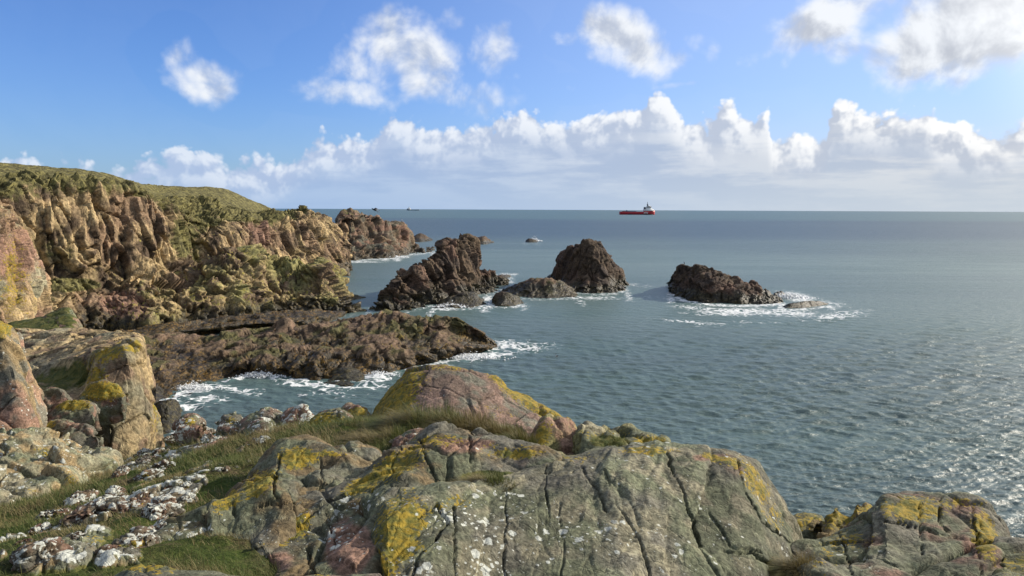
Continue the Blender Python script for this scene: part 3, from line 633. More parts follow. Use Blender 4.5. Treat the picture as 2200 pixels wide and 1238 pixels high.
fg('boulder', [640, 700, 760, 815], [1330]*4, [2.9]*4, [1248, 1244, 1246, 1246], [3.3]*4, bulge=.02, back=.2, bottom=.4, lay=stones(.3, .6), res=.012, cols=(GREY, PINK*.8, GGRN), yel=[(690, 1230, 40, 10, .8)], wht=[(770, 1230, 40, 12, .8)], wwall=.2, label='low rock strip at the bottom edge below the reddish hollow')
# right rocks
fg('boulder', [1680, 1705, 1740, 1770, 1785], [1190]*5, [6.9]*5, [1120, 1102, 1100, 1108, 1130], [7.5]*5, back=.6, bottom=.8, cols=(OLIVE, GREY, GGRN), yel=[(1730, 1125, 60, 20, .8)], label='yellowish rock just right of the largest slab, furthest back', res=.03)
fg('boulder', [1762, 1785, 1800, 1822, 1835, 1860, 1892, 1915], [1190]*8, [6.3]*8, [1130, 1090, 1088, 1105, 1080, 1082, 1098, 1110], [7.0]*8, back=.6, bottom=.8, cols=(OLIVE, TAN*.7, GREY), yel=[(1800, 1110, 40, 30, .9), (1860, 1095, 40, 16, .9)], label='twin-spiked rock with yellow lichen between the slab and the far right boulder', res=.03, lay=stones(1.2, .7, 30))
fg('boulder', [1690, 1740, 1800, 1850, 1885, 1905, 1950, 2000, 2050, 2095, 2125, 2145, 2156], [1330]*13, [4.4]*11+[4.5, 4.8], [1196, 1172, 1155, 1140, 1118, 1090, 1080, 1085, 1088, 1096, 1118, 1146, 1188], [5.3, 5.4, 5.5, 5.6, 5.7, 5.9, 6.1, 6.1, 6.1, 6.0, 5.9, 5.9, 5.9],
   bulge=.08, res=.016, cracks=[[(4, .10), (2020, 1072), (2022, 1130), (2060, 1160)], [(3, .08), (1975, 1080), (1982, 1200)], [(4, .09), (1900, 1120), (1960, 1135), (2090, 1165)], [(4, .09), (2090, 1090), (2100, 1170), (2110, 1240)], [(3, .07), (1800, 1140), (1830, 1230)], [(3, .07), (1740, 1170), (1880, 1160)]], lay=[('fbm', (1.4,)*3, .07), ('fac', (1.0, 1.0, 1.0), .15, rotm('Y', -20), 4), ('blk', (.9, .9, .9), .045, rotm('Y', -20), 1.0), ('blk', (.3, .32, .32), .010, rotm('Y', -20), .9), ('fac', (.08,)*3, .010, None, 2), ('fbm', (.035,)*3, .004)], cols=(GREY, GGRN, PINK*.62), cs=.5, back=1.0, bottom=.8,
   yel=[(1960, 1095, 70, 28, 1), (1820, 1160, 60, 20, .7), (2115, 1150, 28, 60, 1, -15), (2060, 1080, 70, 12, .7), (1780, 1200, 40, 30, .5)], wht=[(1880, 1200, 60, 30, .4), (1800, 1180, 60, 20, .5)], wwall=.08,
   label='broad boulder at the lower right with a bright yellow top and pinkish face')
fg('boulder', [2120, 2155, 2200, 2260, 2350, 2450], [1350]*6, [4.2]*6, [1225, 1202, 1202, 1206, 1206, 1210], [5.0]*6, bulge=.05, back=.8, bottom=.8, cols=(GREY, OLIVE*.8, GGRN), yel=[(2190, 1215, 50, 20, .7)], label='low dark rock in the bottom right corner')
# left grey outcrop
rows = [[PD(p, y, d) for p, y, d in r] for r in (
    ((-140, 1190, 7.0), (-60, 1160, 7.2), (0, 1135, 7.5), (60, 1105, 7.9), (120, 1075, 8.4), (180, 1045, 9), (215, 1020, 9.6), (232, 1000, 10.3)),
    ((-140, 1100, 7.6), (-60, 1080, 7.9), (0, 1060, 8.2), (60, 1040, 8.6), (120, 1015, 9.0), (170, 1000, 9.5), (205, 990, 10), (226, 982, 10.7)),
    ((-140, 1010, 8.4), (-60, 1000, 8.7), (0, 990, 9), (60, 980, 9.3), (115, 972, 9.6), (165, 968, 10), (198, 968, 10.5), (218, 970, 11.2)),
    ((-140, 945, 9.6), (-60, 940, 9.8), (0, 938, 9.9), (50, 936, 10.2), (100, 938, 10.5), (150, 950, 10.8), (185, 958, 11), (210, 966, 11.6)))]
rock('rock_outcrop', rows, .018, [('fbm', (1.2,)*3, .08), ('fac', (.8, .8, 1.0), .22, rotm('Y', -20), 4), ('blk', (.6, .55, .8), .15, rotm('Y', -20), 1.0), ('blk', (.22, .22, .28), .03, None, .8), ('fbm', (.07,)*3, .010)],
     (GGRN*1.15, PALE*.8, TAN*.8), .5, M_NEAR, 'rounded grey-green blocky outcrop at the left edge below the block', 'rock outcrop', back=1.5, bottom=1.5, wwall=.55, yel=[(90, 970, 25, 14, .7), (155, 1055, 18, 40, .8), (60, 1060, 25, 25, .4)])
for (pxs, bt, tp, D, lb, yy) in (
    ([75, 100, 135, 160, 172], [940, 945, 948, 946, 935], [915, 905, 898, 905, 920], 14.5, 'mossy boulder wedged at the foot of the left wall', [(100, 912, 25, 12, .9)]),
    ([140, 155, 180, 200, 212], [950, 958, 960, 956, 945], [925, 912, 908, 915, 930], 13.8, 'rounded grey boulder below the flat-topped block', []),
    ([105, 125, 160, 190, 203], [905, 912, 915, 905, 895], [888, 868, 858, 862, 880], 16.5, 'yellow-capped boulder under the grass ledge of the block', [(150, 868, 45, 14, 1.2)]),
    ([175, 195, 225, 255, 270], [860, 868, 868, 862, 855], [846, 828, 820, 826, 842], 18.2, 'bright yellow boulder on the front of the flat-topped block', [(220, 840, 50, 20, 1.3)]),
    ([75, 95, 125, 150, 160], [885, 890, 892, 886, 880], [860, 842, 834, 845, 860], 17.2, 'dark boulder in the cleft beside the left wall', [])):
    fg('boulder', pxs, [b+12 for b in bt], D, tp, D+.6, bulge=.05, res=.04, lay=stones(.9, .8), cols=(GREY, GGRN, PINK*.8), back=.6, bottom=.4, yel=yy, wwall=.3, label=lb)

# ---- white-lichened stones in the turf
def stone_mesh(w, h, l, seed, res=44, flatn=1.0):
    u = np.linspace(0, 2*np.pi, res*2+1); v = np.linspace(-.5*np.pi, .5*np.pi, res)
    U, Vv = np.meshgrid(u, v); cs = np.sign(np.cos(Vv))*np.abs(np.cos(Vv))**.7
    P = np.stack([np.sign(np.cos(U))*np.abs(np.cos(U))**.8*cs, np.sign(np.sin(U))*np.abs(np.sin(U))**.8*cs, np.sin(Vv)], -1)
    P = P*np.array([w/2, l/2, h/2]); q = P/max(w, .05)
    o = np.array([seed*3.7, seed*1.3, 0])
    f1, f2, val = worley(q*2.6+o, seed, 1.2)
    d = .16*fbm(q*1.3+o, seed, 2)+.26*kfbm(q*2.0+o, seed, 4)+.03*val-.07*np.exp(-(f2-f1)/.05)+.02*fbm(q*11+o, seed, 3)
    n = P/(np.linalg.norm(P, axis=-1, keepdims=True)+1e-6)
    P = P+n*(d*w)[..., None]; P[:, -1] = P[:, 0]
    return P
ridges = []
_unused = [((185, 1238), (300, 1150), .34, .16), ((262, 1180), (378, 1050), .42, .20), ((190, 1115), (290, 1055), .40, .18), ((165, 1100), (215, 1050), .20, .14), ((272, 1050), (345, 985), .30, .12), ((300, 1165), (350, 1120), .30, .14), ((60, 1245), (125, 1195), .40, .2), ((335, 1075), (400, 1040), .22, .1), ((85, 1150), (130, 1095), .22, .1), ((350, 960), (420, 930), .26, .12), ((395, 985), (470, 955), .26, .1), ((235, 1090), (275, 1060), .2, .14)]
white = [ # px, py, width px, height px, tilt, lichen words
 (165, 1075, 36, 46, -20), (200, 1105, 60, 60, -35), (225, 1085, 60, 26, -30), (245, 1065, 30, 20, 0), (285, 1090, 40, 50, -40), (335, 1100, 60, 50, -35), (360, 1050, 26, 24, 0),
 (330, 1140, 60, 46, -35), (285, 1165, 60, 36, -25), (230, 1195, 60, 30, -25), (75, 1200, 75, 50, 10), (150, 1155, 36, 24, 0), (110, 1105, 34, 36, -40), (85, 1135, 26, 22, 0), (130, 1130, 26, 16, 0),
 (305, 975, 36, 22, -15), (345, 970, 30, 14, 0), (285, 1000, 26, 18, -20), (320, 995, 46, 18, -15), (345, 1000, 30, 14, -15), (305, 1025, 50, 22, -15), (340, 1012, 30, 14, 0), (252, 1015, 20, 34, 10), (385, 985, 36, 20, -10), (360, 1000, 22, 18, 0), (215, 1015, 30, 30, -40),
 (400, 935, 60, 26, -10), (440, 925, 30, 22, 0), (365, 945, 30, 16, 0), (450, 950, 40, 30, 10), (480, 940, 30, 24, 0), (405, 1070, 24, 28, 20), (440, 995, 26, 14, 10), (470, 1010, 24, 12, 15), (50, 1165, 24, 14, 0), (545, 950, 46, 18, 10), (395, 1050, 24, 30, 20), (580, 1000, 22, 14, 0)]
adj = ['small', 'rough', 'flat', 'pitted', 'chunky', 'narrow', 'crusty']
def near_word(px, py):
    if py > 1140: return 'low in the bottom left corner' if px < 150 else 'at the bottom of the left turf slope'
    if px < 190: return 'beside the grey-green outcrop'
    if py > 1040: return 'midway down the left turf slope'
    if py > 995: return 'in the upper middle of the left turf slope'
    if py > 960: return 'high on the left turf slope'
    return 'at the turf edge above the water'
stone_pts = []
def stone(k, p, W, L_, H, ang, key, wh):
    P = stone_mesh(W, H, L_, k+3)
    TONE[0] = 1.0; P = displace(P+p, [('blk', (.22, .30, .2), .028, rotm('Z', -20), .9), ('blk', (.09, .10, .09), .012, None, .9)], k)-p; P[:, -1] = P[:, 0]
    me = mk_mesh('lichen_stone', P, gquads(*P.shape[:2])); n = P.shape[:2]
    bc = colour(P+p, (GREY*1.1, PINK*.6, BROWN), .15, k); N_ = normals(P); N_ = N_*np.sign((N_*P).sum(-1, keepdims=True)+1e-9)
    up_ = sst(N_[..., 2]+.5*fbm((P+p)/.12, k, 3), -.1, .55)
    for a, v in (('base', bc), ('yel', (.62 if (k % 4 == 0) else .0)*blobs(P+p, [(key[0]+.3*key[2], key[1], key[2]*.35, key[3]*.4)])), ('wht', wh*up_), ('grs', np.clip(.35-(P[..., 2]/H)*2.2, 0, .6)), ('tide', np.zeros(n))): attr(me, a, v)
    o = link('lichen_stone', me, M_NEAR); o.location = tuple(p); o.rotation_euler = (R(-4), R(3*((k % 5)-2)), ang)
    tag(o, None, 'stone', 'white-lichened stones in the turf slope'); stone_pts.append(key+(o,))
    OBST.append((p[0], p[1], min(W, L_)*.45))
for k, (A_, B_, W, H) in enumerate(ridges):
    a_ = ground_hit(*A_); b_ = ground_hit(*B_); d_ = b_-a_
    stone(k+50, (a_+b_)/2-np.array([0, 0, H*.05]), W*.95, np.linalg.norm(d_)*1.0, H*.62, math.atan2(-d_[0], d_[1]), ((A_[0]+B_[0])/2, (A_[1]+B_[1])/2, abs(B_[0]-A_[0]), abs(B_[1]-A_[1])), 1.25)
for k, (px, py, w, h, rz) in enumerate(white):
    if any(math.hypot((px-(a[0]+b[0])/2)/(abs(a[0]-b[0])*.5+10), (py-(a[1]+b[1])/2)/(abs(a[1]-b[1])*.5+10)) < .75 for a, b, _, _ in ridges): continue
    p = ground_hit(px, py+h*.25); dist = np.linalg.norm(p-CAM); s = dist/F
    W, H = w*s*1.08, max(h*s*1.1, .04)
    l = max(W*.8, H*1.6)
    stone(k, p+np.array([0, W*.2, -H*.05]), W, l, H*.75, R(rz*.6), (px, py, w, h), 1.3)
# order words make every label unique
import itertools
zones = {}
for s in stone_pts: zones.setdefault(near_word(s[0], s[1]), []).append(s)
ordw = ['leftmost', 'second from the left', 'third from the left', 'fourth from the left', 'fifth from the left', 'sixth from the left', 'seventh from the left', 'eighth from the left', 'ninth from the left', 'tenth from the left', 'eleventh from the left', 'twelfth from the left', 'thirteenth from the left']
for z, L in zones.items():
    for i, s in enumerate(sorted(L, key=lambda q: q[0])):
        w = 'large' if s[2] > 50 else 'small' if s[2] < 28 else 'mid-sized'
        s[4]['label'] = f'{w} white-crusted stone {z}, {ordw[i]}'
# ---- rim rocks with white and orange lichen
rim = [([470, 480, 500, 520, 532], [925]*5, [905, 893, 891, 898, 912], 10.6, 'white and orange crusted rock at the rim, leftmost before the water', [(495, 905, 14, 10, .8)], .9),
       ([385, 398, 412, 426, 434], [920]*5, [910, 899, 897, 906, 914], 12.0, 'orange-spotted rim rock beside the dark shore rock', [(408, 905, 14, 10, 1)], .9),
       ([520, 545, 580, 610, 625], [935]*5, [915, 895, 882, 890, 905], 10.4, 'ragged pale rock on the rim in the middle of the turf edge', [], .8),
       ([605, 625, 645, 668, 682], [930]*5, [900, 880, 873, 880, 898], 10.2, 'tall white-crusted rock on the rim', [], 1.1),
       ([638, 665, 700, 730, 758, 775], [965]*6, [930, 900, 885, 882, 895, 925], 9.0, 'large orange-lichened rock between the rim and the pink boulder', [(690, 915, 55, 28, 1.2)], .5),
       ([738, 752, 770, 788, 800], [940]*5, [895, 880, 877, 882, 900], 9.6, 'small orange-topped rock touching the left side of the pink boulder', [(770, 885, 22, 10, 1)], .6),
       ([530, 545, 560, 575, 585], [950]*5, [925, 910, 905, 912, 930], 9.6, 'dark-faced rock with pale crusts sunk in the turf', [], .9),
       ([395, 420, 460, 500, 545], [985]*5, [968, 958, 950, 953, 966], 9.6, 'flat pink rock with a white upper edge in the turf', [], .7),
       ([855, 870, 890, 915, 925], [955]*5, [945, 932, 928, 934, 945], 7.0, 'pale crusted knob at the top end of the long tilted boulder', [], .9)]
for pxs, bt, tp, D, lb, yy, ww in rim:
    fg('boulder', pxs, bt, D-.45, [y_-3 for y_ in tp], D, bulge=.05, res=.02, lay=stones(.7, .6), cols=(GREY, PINK*.75, GGRN), back=.5, bottom=.5, yel=yy, wwall=ww*.85, label=lb)

# ================================================================== GRASS
def blades(cx, cy, cz, n_, length, width, lean, wind=(-.5, .25), spread=.0, seg=3, dirs=None):
    n = len(cx); a = rng.uniform(0, 2*np.pi, n)
    L = length*rng.uniform(.5, 1.25, n)
    dx, dy = np.cos(a), np.sin(a)
    if dirs is None: lx = dx*lean*rng.uniform(.2, 1, n)+wind[0]*lean; ly = dy*lean*rng.uniform(.2, 1, n)+wind[1]*lean
    else: lx, ly = dirs
    sx, sy = -ly, lx; m = np.hypot(sx, sy)+1e-6; sx, sy = sx/m, sy/m
    # turn the blade's width partly towards random
    V = np.zeros((n, seg*2+1, 3), f32)
    for k in range(seg+1):
        t = k/seg; hx = lx*t*t*L; hy = ly*t*t*L; hz = L*(t-.42*np.minimum(1.3, np.hypot(lx, ly))*t*t)
        w = width*(1-t*.8)*.5
        if k < seg:
            V[:, 2*k] = np.stack([cx+hx-sx*w, cy+hy-sy*w, cz+hz], -1); V[:, 2*k+1] = np.stack([cx+hx+sx*w, cy+hy+sy*w, cz+hz], -1)
        else: V[:, 2*k] = np.stack([cx+hx, cy+hy, cz+hz], -1)
    b = (np.arange(n)*(seg*2+1))[:, None]
    q = np.concatenate([b+np.array([[2*k, 2*k+1, 2*k+3, 2*k+2]]) for k in range(seg-1)], 0)
    tr = b+np.array([[2*seg-2, 2*seg-1, 2*seg]])
    sh = np.repeat(rng.uniform(0, 1, n), seg*2+1)
    tip = np.tile(np.array([k//2/seg for k in range(seg*2+1)]), n)
    return V.reshape(-1, 3), q, tr, sh, tip
gb, t = new_mat('grass blades')
sh = t.at('sh'); tip = t.at('tip'); pos = t.n('ShaderNodeNewGeometry').outputs['Position']
pn = t.noise(pos, 1.6, 3)
c1 = t.mix(sh, (.045, .065, .014), (.13, .16, .038))
c2 = t.mix(sh, (.15, .105, .05), (.27, .22, .10))
k = t.m('ADD', t.m('MULTIPLY', t.rng(sh, .6, .95), .55), t.m('MULTIPLY', t.rng(pn, .42, .58), .75))
c = t.mix(t.m('MINIMUM', k, 1.0), c1, c2)
d1 = t.n('ShaderNodeBsdfPrincipled', {'Base Color': c, 'Roughness': .6, 'Specular IOR Level': .25})
d2 = t.n('ShaderNodeBsdfTranslucent', {'Color': c})
mx = t.n('ShaderNodeMixShader', {0: .3, 1: d1.outputs[0], 2: d2.outputs[0]})
t.n('ShaderNodeOutputMaterial', {0: mx.outputs[0]})
def grass_obj(name, parts, **kw):
    V = []; Q = []; T = []; S = []; Tp = []; o = 0
    for v, q, tr, s, tp in parts:
        V.append(v); Q.append(q+o); T.append(tr+o); S.append(s); Tp.append(tp); o += len(v)
    V = np.concatenate(V); me = mk_mesh(name, V, np.concatenate(Q), np.concatenate(T))
    attr(me, 'sh', np.concatenate(S)); attr(me, 'tip', np.concatenate(Tp))
    return link(name, me, gb, **kw)
# turf on the ground mesh
gr_, gc_ = GG.shape[:2]
P00 = GG[:-1, :-1].reshape(-1, 3); P10 = GG[:-1, 1:].reshape(-1, 3); P01 = GG[1:, :-1].reshape(-1, 3)
ar = np.linalg.norm(np.cross(P10-P00, P01-P00), axis=-1)
cpx, cpy = proj(P00)
ok = (cpx > -250) & (cpx < 1350) & (P00[:, 1] < 13.6) & (P00[:, 1] > 2.6) & (cpy < 1330)
dens = 1.0/np.clip(P00[:, 1]/5, .7, 3)**1.2
pr = ar*dens*ok*(.12+sst(fbm(P00/.55, 77, 3)+.12, -.25, .1)); pr = pr/pr.sum()
NB = 110000
ci = rng.choice(len(pr), NB, p=pr); a, b_ = rng.random(NB)[:, None], rng.random(NB)[:, None]
Q0 = P00[ci]+(P10-P00)[ci]*a+(P01-P00)[ci]*b_
keep = np.ones(NB, bool)
for c0 in range(0, 1):                     # no blades where bedrock stands clear of the turf
    sel = off > .012; bp3 = BR[sel][:, :2]; cell_ = .05
    key = set(map(tuple, np.floor(bp3/cell_).astype(int))); qk = np.floor(Q0[:, :2]/cell_).astype(int)
    keep &= ~np.fromiter(((a, b) in key for a, b in qk), bool, len(qk))
for x, y, r in OBST: keep &= (Q0[:, 0]-x)**2+(Q0[:, 1]-y)**2 > (r*.8)**2
Q0 = Q0[keep]
hgt = .055+.05*np.clip(fbm(Q0/.9, 90, 3)+.3, 0, 1)
hgt = hgt*np.clip(Q0[:, 1]/6, .8, 1.6)
tall = rng.random(len(Q0)) < .035; hgt = np.where(tall, hgt*2.4, hgt)
v = blades(Q0[:, 0], Q0[:, 1], Q0[:, 2]-.01, len(Q0), hgt, .0035*np.clip(Q0[:, 1]/4, 1, 3), .8)
tag(grass_obj('grass', [v]), 'short turf of green and straw coloured grass on the slope', None, None, 'stuff')
# tussocks
def on_ray(px, py, D): return PD(px, py, D)
tus = [ # centre px, py, D, radius m, length, blades, label
 (770, 935, 8.6, .30, .28, 2600, 'pale grass tussock against the left foot of the pink boulder'),
 (905, 925, 8.3, .38, .34, 4200, 'largest wind-combed tussock in front of the pink boulder'),
 (985, 930, 8.0, .34, .28, 3200, 'long green tussock under the middle of the pink boulder'),
 (1060, 935, 7.8, .26, .22, 2200, 'short tussock right of the middle of the pink boulder'),
 (1115, 955, 7.4, .15, .20, 1000, 'spiky broad-leaved tussock beside the small squarish block'),
 (830, 960, 7.6, .45, .20, 3600, 'matted tussock between the pink boulder and the dark tilted boulder'),
 (690, 975, 7.6, .35, .16, 2600, 'low grass mat along the back of the dark tilted boulder'),
 (1045, 1040, 5.25, .18, .11, 2200, 'small grass patch growing in the ledge above the largest slab'),
 (1310, 958, 7.2, .16, .12, 1200, 'little grass patch on the low knobbly rock'),
 (1712, 1225, 4.9, .13, .17, 1700, 'green tussock growing from the crack right of the largest slab'),
 (2180, 1190, 6.0, .20, .16, 1400, 'straw coloured tussock at the right edge behind the corner rock')]
for px, py, D, rad, L, n, lb in tus:
    p = on_ray(px, py, D); a = rng.uniform(0, 2*np.pi, n); r = rad*np.sqrt(rng.random(n))
    cx = p[0]+r*np.cos(a)*1.25; cy = p[1]+r*np.sin(a)*.8; cz = p[2]+.10*rad*(1-(r/rad)**2)*2-.05+rng.normal(0, .008, n)
    clump = fbm(np.stack([cx, cy, cz], -1)/.09, 33, 2)
    lx = np.cos(a)*r/rad*.7-.55+clump*.5; ly = np.sin(a)*r/rad*.6-.25+clump*.4*rng.uniform(-1, 1, n)
    v = blades(cx, cy, cz, n, L*(.8+.5*clump), .0052*max(1, D/6), 1, dirs=(lx+rng.normal(0, .25, n), ly+rng.normal(0, .25, n)), seg=4)
    tag(grass_obj('grass_tussock', [v], origin=(p[0], p[1], p[2]-.05)), lb, 'grass tussock', 'grass tussocks among the foreground boulders')

# ================================================================== SEA
colp = np.concatenate([np.linspace(-9000, -600, 25), np.linspace(-560, -80, 30), np.arange(-60, 2262, 2.2), np.linspace(2290, 2800, 30), np.linspace(2840, 11000, 25)])
dep = np.concatenate([np.linspace(1700, 860, 12), np.arange(840, 4.0, -1.3), np.geomspace(3.9, .12, 30)])   # px below the horizon at image centre
Dr = 18*F/dep
Dr = np.concatenate([Dr[:1]*.4, Dr])
X = (colp-CX)/F; 
Yg = np.repeat(Dr[:, None], len(X), 1); Xg = X[None, :]*Yg*1.02
# waves
WX = np.stack([Xg/22, Yg/16, 0*Xg], -1); Xd = Xg+2.6*fbm(WX, 61, 3); Yd = Yg+2.6*fbm(WX, 62, 3)
th0 = R(-100)
Z = np.zeros_like(Yg); DXY = np.hypot(Xg, Yg)
sp_row = np.gradient(Dr)[:, None]
for k in range(46):
    lam = 0.42*(3.3/0.42)**(k/45); an = th0+rng.normal(0, .55); kx, ky = math.cos(an)*2*math.pi/lam, math.sin(an)*2*math.pi/lam
    ph = rng.uniform(0, 6.28); am = .0150*lam**.6
    fd = sst(-sp_row, -lam*.35, -lam*.18)
    s_ = np.sin(kx*Xd+ky*Yd+ph); am = am*(.55+.75*np.abs(np.sin(Xd*.9/lam**.5/4+ph*3)*np.sin(Yd*1.1/lam**.5/4+ph*5)))
    Z += am*fd*(np.exp(1.1*(s_-1))*2-.9)
grp = .75+.5*np.clip(fbm(np.stack([Xg/38, Yg/25, 0*Xg], -1), 12, 2)+.2, 0, 1)
Z = Z*grp
SEA = np.stack([Xg, Yg, Z-.05], -1)
spx, spy = proj(np.stack([Xg, Yg, 0*Xg], -1))
foam = np.zeros(Xg.shape)
FB = [ # px, py, rx, ry, strength, angle
 (1500, 662, 60, 6, .9, 5), (1590, 670, 110, 9, 1.15), (1720, 640, 50, 11, 1.2, 12), (1780, 652, 60, 8, .7, 8), (1690, 672, 90, 8, 1.0, 3), (1800, 678, 70, 9, .95, -6), (1850, 668, 30, 6, .5), (1490, 692, 85, 4, .8, 5), (1620, 692, 110, 4, .5, 2),
 (1100, 742, 70, 13, .95, 4), (1070, 762, 55, 7, 1.1, -8), (1140, 752, 40, 9, .8, -10), (1010, 772, 45, 5, 1.1, -6), (1180, 742, 30, 8, .6), (960, 785, 30, 5, .7),
 (660, 826, 60, 8, 1.1, 4), (750, 828, 50, 8, 1.0, 3), (815, 812, 40, 10, 1.0), (600, 815, 45, 7, .9, 12), (700, 845, 90, 10, .55), (800, 830, 40, 6, .8),
 (420, 838, 50, 9, 1.25, -8), (500, 835, 70, 7, .9, 5), (400, 872, 45, 10, 1.1, -5), (450, 858, 70, 7, .9), (540, 845, 40, 6, .6), (370, 862, 20, 8, 1.0),
 (965, 662, 38, 5, 1.1), (1048, 645, 14, 16, 1.0), (1110, 655, 30, 5, .8), (1335, 624, 22, 6, .9), (1280, 640, 70, 5, .8), (1240, 640, 40, 4, .8), (1350, 612, 30, 5, .6), (1390, 615, 60, 5, .35),
 (845, 552, 35, 4, 1.1), (770, 563, 60, 2.4, 1.0), (1090, 590, 26, 4, .9), (1145, 520, 12, 1.2, 1.0), (480, 715, 40, 3, .7), (950, 532, 30, 2, .3), (1400, 640, 120, 8, .3), (1560, 700, 120, 5, .3)]
import time as _t; T0=_t.time()
for fb in FB:
    x, y, rx, ry, s = fb[:5]; a = R(fb[5]) if len(fb) > 5 else 0
    dx, dy = spx-x, spy-y
    u = (dx*math.cos(a)+dy*math.sin(a))/rx; v = (-dx*math.sin(a)+dy*math.cos(a))/ry
    foam = np.maximum(foam, s*np.exp(-(u*u+v*v)))
for pts, st in FOAMLINES:
    xy = np.array([[float(p[0][0]), float(p[1][0])] for p in pts])
    x0, x1 = xy[:, 0].min()-40, xy[:, 0].max()+40; y0, y1 = xy[:, 1].min()-12, xy[:, 1].max()+16
    sel = (spx > x0) & (spx < x1) & (spy > y0) & (spy < y1)
    if not sel.any(): continue
    qx, qy = spx[sel], spy[sel]; best = np.full(qx.shape, 1e9)
    for i in range(len(xy)-1):
        ax, ay = xy[i]; bx, by = xy[i+1]; ex, ey = bx-ax, (by-ay)*3.5
        tt = np.clip(((qx-ax)*ex+(qy-ay)*3.5*ey)/(ex*ex+ey*ey+1e-6), 0, 1)
        best = np.minimum(best, np.hypot(qx-ax-tt*ex, (qy-ay)*3.5-tt*ey))
    foam[sel] = np.maximum(foam[sel], .72*st*np.exp(-(best/11)**2))
SEA[..., 2] += (Yg < 250)*(.30*np.clip(foam, 0, 1)**2*fbm(SEA/np.array([1.6, 1.2, 9]), 3, 4))+.05*foam
me = mk_mesh('sea', SEA, gquads(*Xg.shape)); attr(me, 'foam', foam)
sm, t = new_mat('sea water')
pos = t.n('ShaderNodeNewGeometry').outputs['Position']
dist = t.v('LENGTH', pos)
far = t.rng(dist, 60, 500)
pa = t.v('MULTIPLY', pos, (.0016, .006, 0)); pb = t.v('MULTIPLY', pos, (.012, .05, 0))
patch = t.noise(pa, 1.0, 3, .5); patch2 = t.noise(pb, 1.0, 3, .5)
body = t.mix(t.rng(patch, .42, .6), (.085, .128, .128), (.135, .190, .175))
body = t.mix(t.rng(patch2, .4, .65, 0, .6), body, (.085, .138, .125))
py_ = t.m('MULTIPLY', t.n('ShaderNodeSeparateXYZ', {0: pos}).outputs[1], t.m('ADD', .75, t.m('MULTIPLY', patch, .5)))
body = t.mix(t.m('MULTIPLY', t.rng(py_, 330, 560), .85), body, (.038, .070, .092))  # dark band of cloud shadow painted into the water colour
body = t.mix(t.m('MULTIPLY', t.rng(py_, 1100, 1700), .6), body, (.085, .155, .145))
w1 = t.noise(t.v('MULTIPLY', pos, (.5, 1.4, .5)), 1.0, 5, .62, .3); w2 = t.noise(t.v('MULTIPLY', pos, (1.6, 3.6, 1)), 1.0, 4, .6); w3 = t.noise(t.v('MULTIPLY', pos, (.05, .16, .1)), 1.0, 4, .6)
h = t.m('ADD', t.m('MULTIPLY', w1, .6), t.m('ADD', t.m('MULTIPLY', w2, .22), t.m('MULTIPLY', t.m('MULTIPLY', w3, far), 3.0)))
fa = t.at('foam')
n_l = t.noise(t.v('MULTIPLY', pos, (1, 1.6, 1)), .55, 6, .68, 1.2); lac = t.vor(t.v('ADD', pos, t.n('ShaderNodeVectorMath', {0: t.n('ShaderNodeTexNoise', {'Vector': pos, 'Scale': .5}).outputs['Color'], 3: 2.5}, operation='SCALE').outputs[0]), .8, 'DISTANCE_TO_EDGE')
fm = t.m('ADD', t.m('MULTIPLY', fa, .85), t.m('MULTIPLY', t.m('SUBTRACT', n_l, .5), 2.4)); fm = t.m('ADD', fm, t.m('MULTIPLY', t.rng(lac, 0, .22, .26, -.22), 1.0))
fmask = t.m('MULTIPLY', t.rng(fm, .55, .82), t.rng(fa, .08, .25))
cap = t.m('MULTIPLY', t.rng(t.noise(t.v('MULTIPLY', pos, (.25, .9, 1)), 1.0, 6, .7), .735, .76), t.m('SUBTRACT', 1.0, far))
fmask = t.m('MAXIMUM', fmask, t.m('MULTIPLY', cap, .7))
milk = t.rng(fa, .1, 1.0, 0, .5)
body = t.mix(milk, body, (.09, .17, .165))
bp = t.n('ShaderNodeBump', {'Height': h, 'Strength': 1.0, 'Distance': .48})
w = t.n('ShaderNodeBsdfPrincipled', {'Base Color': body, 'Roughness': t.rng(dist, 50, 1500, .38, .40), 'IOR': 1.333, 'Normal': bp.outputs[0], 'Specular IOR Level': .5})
fd_ = t.n('ShaderNodeBsdfDiffuse', {'Color': (.78, .80, .80, 1), 'Normal': bp.outputs[0]})
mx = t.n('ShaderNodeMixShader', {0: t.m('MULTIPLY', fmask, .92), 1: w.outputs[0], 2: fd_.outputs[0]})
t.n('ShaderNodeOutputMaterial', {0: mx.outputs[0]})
tag(link('sea', me, sm, smooth=True), kind='structure')

